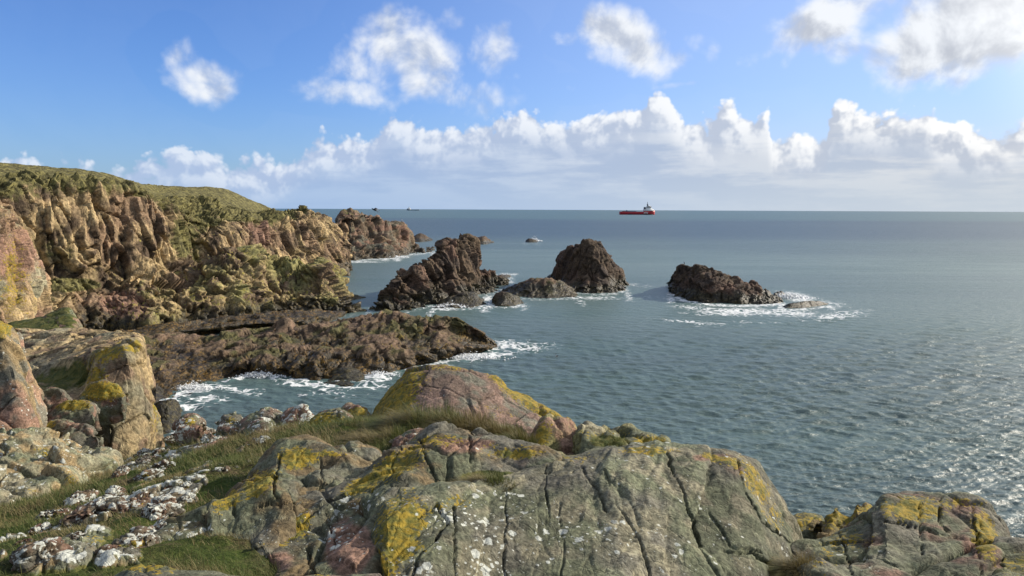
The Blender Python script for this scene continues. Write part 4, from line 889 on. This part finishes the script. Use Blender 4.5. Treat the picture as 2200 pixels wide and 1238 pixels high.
# spray thrown up where waves break
mS, t = new_mat('sea spray'); b = t.n('ShaderNodeBsdfDiffuse', {'Color': (.8, .82, .83, 1)}); t.n('ShaderNodeOutputMaterial', {0: b.outputs[0]})
def spray(px, py, wd, ht, n, size, label):
    p = PZ(px, py, 0)
    c = np.stack([rng.normal(0, wd*.42, n), rng.normal(0, wd*.15, n), np.abs(rng.normal(0, 1, n))*ht*.5], -1)
    c[:, 2] *= np.exp(-(c[:, 0]/(wd*.6))**2)
    r = size*rng.uniform(.35, 1.0, n)**2*(1.2-.6*np.clip(c[:, 2]/ht, 0, 1))
    T4 = np.array([[1, 1, 1], [-1, -1, 1], [-1, 1, -1], [1, -1, -1], [0, 0, 1.7], [0, 0, -1.7]])*.6
    octa = np.array([[1, 0, 0], [0, 1, 0], [-1, 0, 0], [0, -1, 0], [0, 0, 1], [0, 0, -1]])
    V = c[:, None]+octa[None]*r[:, None, None]*np.array([1.4, 1, .9])
    F3 = np.array([[0, 1, 4], [1, 2, 4], [2, 3, 4], [3, 0, 4], [1, 0, 5], [2, 1, 5], [3, 2, 5], [0, 3, 5]])
    tr = (np.arange(n)*6)[:, None, None]+F3[None]
    o = link('sea_spray', mk_mesh('sea_spray', V.reshape(-1, 3), None, tr.reshape(-1, 3)), mS, smooth=True); o.location = tuple(p)
    tag(o, label, None, None, 'stuff')
spray(1148, 518, 4.0, 2.2, 240, .38, 'white spray bursting over the tiny far rock')
spray(1692, 640, 5, 1.0, 900, .22, 'white water thrown up at the right end of the wedge-shaped rock')
spray(412, 834, 3, .5, 700, .10, 'splash beside the flat black rock')
spray(560, 808, 3, .6, 700, .10, 'splash along the left front of the reef')
spray(812, 806, 2.2, .5, 500, .09, 'splash right of the rounded reef spur')
spray(1010, 768, 4, .5, 900, .12, 'splash at the tip of the reef')
spray(968, 660, 4, .8, 600, .16, 'splash in front of the weedy hump')
spray(826, 553, 8, 1.2, 500, .35, 'breaking wave at the promontory foot')

# ================================================================== SHIPS AND BIRDS
def boxes(L):
    V = []; Q = []
    for (x0, x1, y0, y1, z0, z1, tx, ty) in L:   # tx, ty: how far the top is drawn in
        b = len(V)
        for z, a, c in ((z0, 0, 0), (z1, tx, ty)):
            V += [(x0+(a if a > 0 else 0), y0+c, z), (x1+(a if a < 0 else 0)-(abs(a) if a > 0 else 0)*0, y0+c, z), (x1+(a if a < 0 else 0), y1-c, z), (x0+(a if a > 0 else 0), y1-c, z)]
        Q += [(b, b+3, b+2, b+1), (b+4, b+5, b+6, b+7)]+[(b+i, b+(i+1) % 4, b+4+(i+1) % 4, b+4+i) for i in range(4)]
    return np.array(V), np.array(Q)
def part(name, L, mat, parent):
    V, Q = boxes(L); return link(name, mk_mesh(name, V, Q), mat, parent=parent)
def empty(name, loc, rz=0, scale=1):
    o = bpy.data.objects.new(name, None); C.objects.link(o); o.location = loc; o.rotation_euler = (0, 0, rz); o.scale = (scale,)*3; return o
def hull(name, stations, mat, parent):
    # stations: x, half beam at deck, half beam at waterline, keel z, deck z
    V = []; n = 7
    for x, bd, bw, zk, zd in stations:
        for y, z in ((-bd, zd), (-bd*.98, zd*.6), (-bw, 0), (0, zk), (bw, 0), (bd*.98, zd*.6), (bd, zd)): V.append((x+(zd*0), y, z))
    Q = []
    for i in range(len(stations)-1):
        for j in range(n-1): a = i*n+j; Q.append((a, a+1, a+n+1, a+n))
        Q.append((i*n+n-1, i*n, (i+1)*n, (i+1)*n+n-1))
    e = (len(stations)-1)*n
    T = [(0, j+1, j) for j in range(1, n-1)]+[(e, e+j, e+j+1) for j in range(1, n-1)]
    return link(name, mk_mesh(name, np.array(V), np.array(Q), np.array(T)), mat, parent=parent)
m_red = flat_mat('red hull paint', (.42, .016, .025), .5, .25, .2); m_dk = flat_mat('dark boot top', (.03, .02, .035), .6); m_wh = flat_mat('white ship paint', (.8, .8, .78), .4, .06)
m_gl = flat_mat('bridge glass', (.03, .05, .06), .15); m_mast = flat_mat('dark mast steel', (.06, .08, .10), .5); m_navy = flat_mat('navy hull paint', (.03, .05, .10), .5); m_dkd = flat_mat('deck brown', (.16, .08, .07), .8)
def sea_at(px, py): return PZ(px, py, 0)
# red supply ship, bow to the right; 75 px long
p = sea_at(1369, 461.5); L = 75/F*(p[1])/.995
s = L/80.0
ship = empty('supply_ship', (p[0], p[1], 0), R(2), s)
tag(ship, 'red-hulled supply ship with a white bridge near its bow on the horizon', 'ship')
hull('hull', [(-40, 8, 7, -3, 7.0), (-37, 9, 8.5, -4, 6.6), (-20, 9.2, 9, -4, 6.5), (0, 9.2, 9, -4, 6.5), (14, 9.2, 8.5, -4, 6.6), (16, 9.2, 8.2, -4, 8.2), (28, 8, 6, -4, 8.6), (35, 5, 3, -4, 9.0), (40, 1.2, .4, -3, 9.6)], m_red, ship)
hull('boot_top', [(-38.6, 8.3, 7.4, -3, 1.5), (-20, 9.25, 9.1, -4, 1.5), (14, 9.0, 8.6, -4, 1.5), (28, 7.0, 6.1, -4, 1.5), (37, 2.4, 2.0, -4, 1.5)], m_dk, ship)
part('cargo_deck', [(-36, 12, -8, 8, 6.6, 7.0, 0, 0), (-34, -28, -5, 5, 7.0, 8.0, .3, .3)], m_dkd, ship)
sup = part('superstructure', [(14.6, 36.5, -8.4, 8.4, 8.6, 12.2, -1.5, .2), (18, 34, -7, 7, 11.5, 14.2, -2, .3), (19, 32, -6.5, 6.5, 14.2, 16.4, -2.6, .3), (22, 30, -5.5, 5.5, 18.4, 19.4, -.6, .4), (22.5, 28.5, -3, 3, 19.4, 20.4, -.6, .4)], m_wh, ship)
part('bridge_window', [(21.5, 30.6, -6.4, 6.4, 16.4, 18.4, .0, -.1)], m_gl, sup)
for y_ in (-6, 3.5): part('funnel', [(15.2, 18, y_, y_+2.5, 8.6, 17.5, .6, .2)], m_mast, ship)
part('mast', [(21.4, 24.6, -.9, .9, 20.2, 23.6, .8, .3), (22.4, 23.3, -.45, .45, 23.6, 29, .1, .1), (21.2, 24.4, -2, 2, 23.2, 23.8, 0, 0), (22, 23.4, -1.4, 1.4, 26.0, 26.5, 0, 0)], m_mast, ship)
lets = []
for i, ch in enumerate(('E', 'R', 'V')):
    x = 13.2+i*3.3; y0, y1 = -9.42, -9.2
    if ch == 'E': lets += [(x, x+.7, y0, y1, 2.4, 6, 0, 0), (x+.7, x+2.4, y0, y1, 2.4, 3.1, 0, 0), (x+.7, x+2.2, y0, y1, 3.9, 4.5, 0, 0), (x+.7, x+2.4, y0, y1, 5.3, 6, 0, 0)]
    if ch == 'R': lets += [(x, x+.7, y0, y1, 2.4, 6, 0, 0), (x+.7, x+2.4, y0, y1, 5.3, 6, 0, 0), (x+.7, x+2.4, y0, y1, 3.9, 4.5, 0, 0), (x+1.8, x+2.4, y0, y1, 4.5, 5.3, 0, 0), (x+1.4, x+2.2, y0, y1, 2.4, 3.9, 0, 0)]
    if ch == 'V': lets += [(x, x+.7, y0, y1, 3.6, 6, 0, 0), (x+1.8, x+2.5, y0, y1, 3.6, 6, 0, 0), (x+.6, x+1.9, y0, y1, 2.4, 3.6, 0, 0)]
part('hull_lettering', lets, m_wh, ship)
# distant cargo ship
p = sea_at(887, 452.2); sc2 = (26/F*p[1])/90
sh2 = empty('cargo_ship', (p[0], p[1], 0), 0, sc2)
tag(sh2, 'small distant ship with white bridge at its left end above a low dark hull', 'ship')
hull('hull', [(-45, 6, 5, -3, 7), (-30, 8, 7.5, -4, 6.5), (-26, 8, 7.5, -4, 4.5), (30, 8, 7, -4, 4.5), (42, 4, 2, -4, 5.5), (47, .8, .3, -3, 6.5)], m_navy, sh2)
part('superstructure', [(-34, -14, -6, 6, 6, 12, -3, .4), (-32, -18, -5, 5, 12, 18, -4, .4), (-31, -24, -3, 3, 18, 23, -1, .5)], m_wh, sh2)
part('funnel', [(-43, -36, -3, 3, 6.5, 14, 2, .5)], m_mast, sh2)
part('mast', [(-28, -27, -.5, .5, 23, 29, 0, 0)], m_mast, sh2)
# hull-down vessel on the horizon
p = sea_at(1354, 450.6); p = PX(1354, 9000, 0); s3 = (34/F*9000)/60
sh3 = empty('tanker', (p[0], p[1], 0), 0, s3*.8)
tag(sh3, 'faint far vessel on the horizon just left of the red ship bridge', 'ship')
hull('hull', [(-30, 4, 3, -2, 3.2), (0, 5, 4, -2, 2.8), (26, 3, 2, -2, 3.0), (31, .6, .3, -2, 3.6)], flat_mat('hazy blue hull', (.14, .20, .27), .8), sh3)
part('superstructure', [(-20, -12, -3, 3, 3, 7, 0, .3)], flat_mat('hazy pale paint', (.25, .32, .4), .8), sh3)

# skin-modifier birds
def skin(name, pts, edges, radii, mat, parent=None, sub=2):
    me = bpy.data.meshes.new(name); me.from_pydata([tuple(p) for p in pts], edges, [])
    o = bpy.data.objects.new(name, me); C.objects.link(o)
    md = o.modifiers.new('skin', 'SKIN'); 
    for i, r in enumerate(radii): me.skin_vertices[0].data[i].radius = r if isinstance(r, tuple) else (r, r)
    me.skin_vertices[0].data[0].use_root = True
    s_ = o.modifiers.new('sub', 'SUBSURF'); s_.levels = sub; s_.render_levels = sub
    me.materials.append(mat)
    if parent: o.parent = parent
    return o
m_blk = flat_mat('black feathers', (.012, .012, .016), .5, .3, 8); m_wf = flat_mat('white feathers', (.75, .75, .72), .7, .05, 8); m_gf = flat_mat('grey feathers', (.3, .32, .35), .7, .1, 8); m_bill = flat_mat('dark bill', (.05, .04, .03), .4)
def wing(name, pts, thick, mat, parent):
    pts = np.array(pts, float); n = len(pts)//2; V = np.concatenate([pts, pts+np.array([0, 0, thick])])
    Q = []; m = len(pts)
    for i in range(n-1): a = 2*i; Q += [(a, a+1, a+3, a+2), (a+m, a+2+m, a+3+m, a+1+m), (a, a+2, a+2+m, a+m), (a+1, a+1+m, a+3+m, a+3)]
    Q += [(0, m, m+1, 1), (m-2, m-1, 2*m-1, 2*m-2)]
    return link(name, mk_mesh(name, V, np.array(Q)), mat, parent=parent)
# flying crow, heading left, wings raised and swept back, seen from the side
p = PD(805, 451.5, 55); bd = empty('flying_bird', tuple(p), 0, 1.0)
tag(bd, 'black bird flying leftward above the far promontory', 'bird'); bd.rotation_euler = (0, R(24), 0)
skin('body', [(.0, 0, 0), (-.12, 0, .01), (-.20, 0, .02), (-.25, 0, .03), (.12, 0, 0), (.22, 0, 0)], [(0, 1), (1, 2), (2, 3), (0, 4), (4, 5)], [.06, .055, .038, .03, .042, .018], m_blk, bd)
skin('bill', [(-.26, 0, .028), (-.31, 0, .02)], [(0, 1)], [.014, .004], m_bill, bd, 1)
wing('tail', [(.18, -.025, 0), (.18, .025, 0), (.30, -.05, -.005), (.30, .05, -.005), (.36, -.04, -.01), (.36, .04, -.01)], .008, m_blk, bd)
wing('wing', [(-.10, -.04, .03), (.10, -.04, .01), (-.05, -.16, .10), (.16, -.16, .06), (.10, -.30, .06), (.26, -.26, .0), (.36, -.40, -.05), (.38, -.38, -.06)], .008, m_blk, bd)
wing('wing', [(-.10, .04, .03), (.10, .04, .02), (-.06, .18, .16), (.14, .18, .12), (.05, .32, .16), (.22, .28, .10), (.30, .44, .08), (.32, .42, .07)], .008, m_blk, bd)
# swimming bird, head up, white breast to the camera
p = PZ(1196, 768, 0); bd = empty('swimming_bird', (p[0], p[1], .03), R(-60), 1.35)
tag(bd, 'black-headed white-breasted seabird sitting on the water right of the reef tip', 'bird')
skin('body', [(0, 0, .05), (-.10, 0, .08), (-.15, 0, .14), (.14, 0, .06), (.24, 0, .09)], [(0, 1), (1, 2), (0, 3), (3, 4)], [.085, .08, .05, .06, .02], m_wf, bd)
skin('head', [(-.15, 0, .22), (-.155, 0, .27), (-.185, 0, .275)], [(0, 1), (1, 2)], [.038, .042, .025], m_blk, bd)
skin('bill', [(-.2, 0, .275), (-.26, 0, .27)], [(0, 1)], [.012, .004], m_bill, bd, 1)
wing('wing', [(-.08, -.08, .11), (-.08, -.05, .15), (.08, -.085, .10), (.08, -.04, .15), (.24, -.03, .09), (.24, -.01, .12)], .01, m_blk, bd)
wing('wing', [(-.08, .08, .11), (-.08, .05, .15), (.08, .085, .10), (.08, .04, .15), (.24, .03, .09), (.24, .01, .12)], .01, m_blk, bd)
def standing_bird(name, loc, s, body_m, wing_m, label, rz=0):
    b = empty(name, loc, rz, s); tag(b, label, 'bird')
    skin('body', [(0, 0, .30), (.06, 0, .20), (-.04, 0, .42), (-.07, 0, .55), (-.08, 0, .64)], [(0, 1), (0, 2), (2, 3), (3, 4)], [.085, .06, .06, .03, .035], body_m, b)
    skin('bill', [(-.10, 0, .65), (-.17, 0, .66)], [(0, 1)], [.012, .005], m_bill, b, 1)
    wing('wing', [(-.05, -.08, .40), (.02, -.09, .42), (.0, -.10, .28), (.08, -.09, .28), (.10, -.05, .10), (.13, -.04, .10)], .012, wing_m, b)
    wing('wing', [(-.05, .08, .40), (.02, .09, .42), (.0, .10, .28), (.08, .09, .28), (.10, .05, .10), (.13, .04, .10)], .012, wing_m, b)
    wing('tail', [(.09, -.03, .14), (.09, .03, .14), (.16, -.035, .02), (.16, .035, .02)], .01, wing_m, b)
    for s_ in (-1, 1): skin('leg', [(.0, s_*.035, .2), (.0, s_*.035, 0), (-.06, s_*.035, 0)], [(0, 1), (1, 2)], [.012, .01, .012], m_bill, b, 1)
    return b
def top_of(px, D0, D1, objname_label):
    """highest rock point seen in a column between two distances"""
    best = None
    for o in bpy.data.objects:
        if o.get('label') == objname_label:
            n = len(o.data.vertices); a = np.empty(n*3, f32); o.data.vertices.foreach_get('co', a); a = a.reshape(-1, 3)+np.array(o.location)
            x, y = proj(a); m = np.abs(x-px) < 1.5; i = np.argmin(np.where(m, y, 9999)); best = a[i]
    return best
q = top_of(1471, 0, 0, 'lone wedge-shaped brown rock sloping down to white surf on its right')
standing_bird('perched_cormorant', (q[0], q[1]-.05, q[2]-.03), 1.0, m_blk, m_blk, 'dark cormorant standing upright on the lone wedge-shaped rock', R(20))
q = top_of(863, 0, 0, 'rocky promontory with a flat ragged cap beyond the grassy headland')
standing_bird('perched_gull', (q[0], q[1]-.05, q[2]-.05), 1.5, m_wf, m_gf, 'white gull perched on the right end of the promontory cap', R(160))

# ================================================================== LIGHT AND SKY
SUN_AZ, SUN_EL = R(66), R(27)          # azimuth from the view direction towards the right
sd = Vector((math.sin(SUN_AZ)*math.cos(SUN_EL), math.cos(SUN_AZ)*math.cos(SUN_EL), math.sin(SUN_EL)))
l = bpy.data.lights.new('sun', 'SUN'); l.energy = 5.0; l.angle = R(.5); l.color = (1, .90, .76)
lo = bpy.data.objects.new('sun', l); C.objects.link(lo); lo.rotation_euler = sd.to_track_quat('Z', 'Y').to_euler()

w = bpy.data.worlds.new('World'); sc.world = w; w.use_nodes = True
# density group: (azimuth, elevation) in units of photo pixels -> density
g = bpy.data.node_groups.new('cloud density', 'ShaderNodeTree')
g.interface.new_socket('P', in_out='INPUT', socket_type='NodeSocketVector')
for s_ in ('Height', 'Bank'): g.interface.new_socket(s_, in_out='OUTPUT', socket_type='NodeSocketFloat')
t = NT(g); gi = t.n('NodeGroupInput').outputs[0]
nb = t.n('ShaderNodeTexNoise', {'Vector': gi, 'Scale': 9.0, 'Detail': 3.0, 'Roughness': .5}).outputs['Color']
wv = t.v('ADD', gi, t.n('ShaderNodeVectorMath', {0: t.v('SUBTRACT', nb, (.5, .5, .5)), 3: .035}, operation='SCALE').outputs[0])
bil = t.vor(wv, 22.0, 'F1', 3.0, .6, normalize=False)                # cauliflower heads
bil = t.m('SUBTRACT', .62, bil)
soft = t.noise(gi, 12.0, 6, .62)
def azel(px, py):
    d = ray(px, py); d = d/np.linalg.norm(d); return math.atan2(d[0], d[1]), math.asin(d[2])
BL = [ # px, py, rx, ry, strength, angle
 (388, 130, 34, 42, .8, 0), (432, 172, 62, 34, .95, 28), (840, 92, 68, 58, 1.0, 0), (880, 130, 85, 70, .95, 0), (780, 140, 80, 40, .75, 0), (745, 196, 100, 26, .75, 0), (905, 175, 85, 36, .95, 10), (1000, 215, 90, 40, .8, 0), (960, 50, 42, 26, .55, 0), (812, 20, 45, 28, .5, 0), (890, 30, 34, 34, .45, 0),
 (1062, 112, 46, 46, .85, 0), (1110, 155, 40, 18, .45, 0), (1335, 78, 66, 44, 1.15, 15), (1378, 115, 66, 36, 1.1, 20), (1217, 84, 26, 20, .7, 0), (1495, 82, 55, 22, .5, 15), (1525, 110, 20, 25, .45, 0),
 (1755, 55, 90, 45, 1.1, -20), (1830, 15, 75, 40, 1.05, -15), (1690, 95, 62, 26, .9, -15), (1775, 100, 75, 30, .85, 10), (2010, 100, 100, 60, 1.1, 0), (2110, 50, 130, 80, 1.3, -10), (2200, 10, 130, 80, 1.3, 0), (1945, 60, 30, 45, .8, 0), (2150, 110, 70, 36, 1.0, 0),
 (1235, 192, 55, 16, .55, 0), (1150, 180, 24, 18, .45, 0), (1460, 182, 40, 8, .7, -5), (1010, 200, 60, 40, .55, 0), (730, 205, 60, 20, .4, 0), (500, 195, 50, 14, .35, 0)]
sx = t.n('ShaderNodeSeparateXYZ', {0: wv}); s0 = t.n('ShaderNodeSeparateXYZ', {0: gi})
def curve(pts, src):
    fc = t.n('ShaderNodeFloatCurve'); cm = fc.mapping; cv = cm.curves[0]
    P_ = [((azel(x, y)[0]+.9)/1.8, azel(x, y)[1]*2.0) for x, y in pts]
    while len(cv.points) < len(P_): cv.points.new(.5, .5)
    for q, (x, y) in zip(cv.points, P_): q.location = (x, y); q.handle_type = 'AUTO_CLAMPED'
    cm.update()
    t.nt.links.new(t.m('MULTIPLY', t.m('ADD', src, .9), 1/1.8), fc.inputs['Value'])
    return t.m('MULTIPLY', fc.outputs[0], .5)
topc = curve([(-1500, 280), (-300, 290), (0, 300), (200, 312), (330, 302), (420, 302), (480, 318), (560, 312), (620, 300), (650, 276), (720, 270), (800, 258), (825, 235), (860, 214), (900, 236), (960, 246), (1020, 240), (1060, 222), (1120, 214), (1200, 222), (1270, 218), (1350, 212), (1385, 196), (1408, 166), (1428, 172), (1455, 204), (1510, 224), (1540, 222), (1565, 200), (1600, 214), (1635, 200), (1658, 222), (1672, 262), (1710, 246), (1750, 262), (1785, 236), (1805, 192), (1850, 198), (1900, 212), (1975, 196), (2005, 202), (2030, 240), (2110, 238), (2160, 248), (2200, 228), (2400, 180), (3500, 150)], sx.outputs[0])
hh = t.m('SUBTRACT', topc, sx.outputs[1])                             # how far below the bank's top
d2 = t.m('ADD', t.m('MULTIPLY', hh, 30.0), t.m('MULTIPLY', bil, 1.0))
d2 = t.m('ADD', d2, t.m('MULTIPLY', t.m('SUBTRACT', soft, .5), 1.1))
t.n('NodeGroupOutput', {0: hh, 1: d2})
for nd in g.nodes: nd.hide = True

t = NT(w.node_tree)
gen = t.n('ShaderNodeTexCoord').outputs['Generated']
sp = t.n('ShaderNodeSeparateXYZ', {0: t.v('NORMALIZE', gen)})
az = t.m('ARCTAN2', sp.outputs[0], sp.outputs[1]); el = t.m('ARCSINE', sp.outputs[2])
pv = t.n('ShaderNodeCombineXYZ', {0: az, 1: el}).outputs[0]
gi = pv
soft = t.noise(pv, 12.0, 5, .56, .25); softb = t.noise(t.v('ADD', pv, (.010, .014, 0)), 12.0, 5, .56, .25)
bil = t.m('SUBTRACT', .62, t.vor(pv, 26.0, 'F1', 2.0, .6, normalize=False))
env = None
for x, y, rx, ry, s_, an in BL:
    a, e = azel(x, y); 
    mp = t.n('ShaderNodeMapping', {'Vector': gi, 'Location': (a, e, 0), 'Rotation': (0, 0, R(-an)), 'Scale': (rx*1.6/F, ry*1.55/F, 1)}, vector_type='TEXTURE').outputs[0]
    v = t.m('MULTIPLY', t.rng(t.v('LENGTH', mp), 1.6, .0, 0, 1), s_)
    env = v if env is None else t.m('MAXIMUM', env, v)
d1 = t.m('ADD', t.m('MULTIPLY', env, 1.5), t.m('ADD', t.m('MULTIPLY', t.m('SUBTRACT', soft, .5), 2.1), t.m('MULTIPLY', bil, .45)))
d1 = t.m('SUBTRACT', d1, .50); d1 = t.m('MULTIPLY', d1, t.rng(env, .02, .2))
def dens(vec):
    n = t.n('ShaderNodeGroup'); n.node_tree = g; t.nt.links.new(vec, n.inputs[0]); return n.outputs
A = dens(pv); B = dens(t.v('ADD', pv, (.008, .012, 0)))
SKM = (.060, .089, .148)
sky = t.n('ShaderNodeTexSky', sky_type='NISHITA', sun_disc=False, sun_elevation=SUN_EL, sun_rotation=SUN_AZ, altitude=0, air_density=1.0, dust_density=.6, ozone_density=1.6)
skc = t.mix(1.0, sky.outputs[0], SKM, 'MULTIPLY')
fillcl = t.m('MAXIMUM', t.rng(el, .42, .75), t.rng(t.m('ABSOLUTE', az), .85, 1.4))  # where grey cloud is added out of view, to make the fill less blue
skc = t.mix(t.m('MULTIPLY', fillcl, t.rng(t.noise(t.v('MULTIPLY', t.v('NORMALIZE', gen), (1, 1, 1.6)), 2.6, 5, .6), .32, .6, .25, .9)), skc, (.36, .37, .38))
# haze veil near the horizon
hz = t.rng(el, .0, .16, 1, 0)
rightw = t.rng(az, -.45, .65)
skc = t.mix(t.m('MULTIPLY', rightw, .52), skc, (.54, .65, .84))
veil = t.mix(rightw, (.30, .44, .66), (.60, .64, .70))
col = t.mix(t.m('MULTIPLY', hz, t.rng(rightw, 0, 1, .35, .7)), skc, veil)
# loose clouds
lit1 = t.rng(t.m('ADD', t.m('SUBTRACT', soft, softb), t.m('MULTIPLY', t.m('SUBTRACT', 1.5, d1), .035)), -.13, .12)
c1 = t.mix(lit1, t.mix(rightw, (.42, .50, .66), (.50, .52, .56)), (.86, .88, .90))
al1 = t.rng(d1, -.08, .95)
# cumulus bank
lit2 = t.rng(t.m('SUBTRACT', A[1], B[1]), .0, .75)
deep = t.rng(A[0], .025, .085)
vb = t.mix(rightw, (.40, .50, .70), (.50, .54, .62))
hi = t.mix(rightw, (.70, .76, .86), (.98, .97, .95))
c2 = t.mix(lit2, vb, hi)
nn = t.noise(t.v('MULTIPLY', pv, (1, 3.5, 1)), 7.0, 5, .6)
nn = t.m('ADD', nn, t.m('MULTIPLY', t.m('SUBTRACT', t.noise(t.v('MULTIPLY', pv, (1, 9, 1)), 5.0, 4, .55), .5), .9))
low = t.mix(t.rng(nn, .38, .64), t.mix(rightw, (.31, .43, .66), (.46, .52, .62)), t.mix(rightw, (.42, .54, .74), (.66, .68, .71)))
low = t.mix(t.rng(el, .0, .07, .8, 0), low, t.mix(rightw, (.33, .47, .70), (.55, .61, .67)))
c2 = t.mix(deep, c2, low)
al2 = t.m('MULTIPLY', t.rng(A[1], .0, .38), t.m('MULTIPLY', t.rng(az, -.46, -.25, .9, .97), 1.0))
col = t.mix(t.m('MULTIPLY', al1, .93), col, c1)
col = t.mix(al2, col, c2)
sdir = t.v('DOT_PRODUCT', t.v('NORMALIZE', gen), tuple(sd))
col = t.mix(t.m('MULTIPLY', t.rng(sdir, .78, .95), .9), col, (1.5, 1.48, 1.42))
below = t.rng(el, -.01, .0)
col = t.mix(below, (.2, .25, .3), col)
# overhead and behind, the sky carries grey cloud added for neutral fill
bg = t.n('ShaderNodeBackground', {'Color': col, 'Strength': 1.0})
t.n('ShaderNodeOutputWorld', {0: bg.outputs[0]})
w.cycles.sampling_method = 'MANUAL'; w.cycles.sample_map_resolution = 512

vs = sc.view_settings; vs.view_transform = 'Standard'; vs.look = 'None'; vs.exposure = .15; vs.gamma = 1; vs.use_curve_mapping = False
sc.cycles.use_denoising = True
sc.cycles.max_bounces = 5
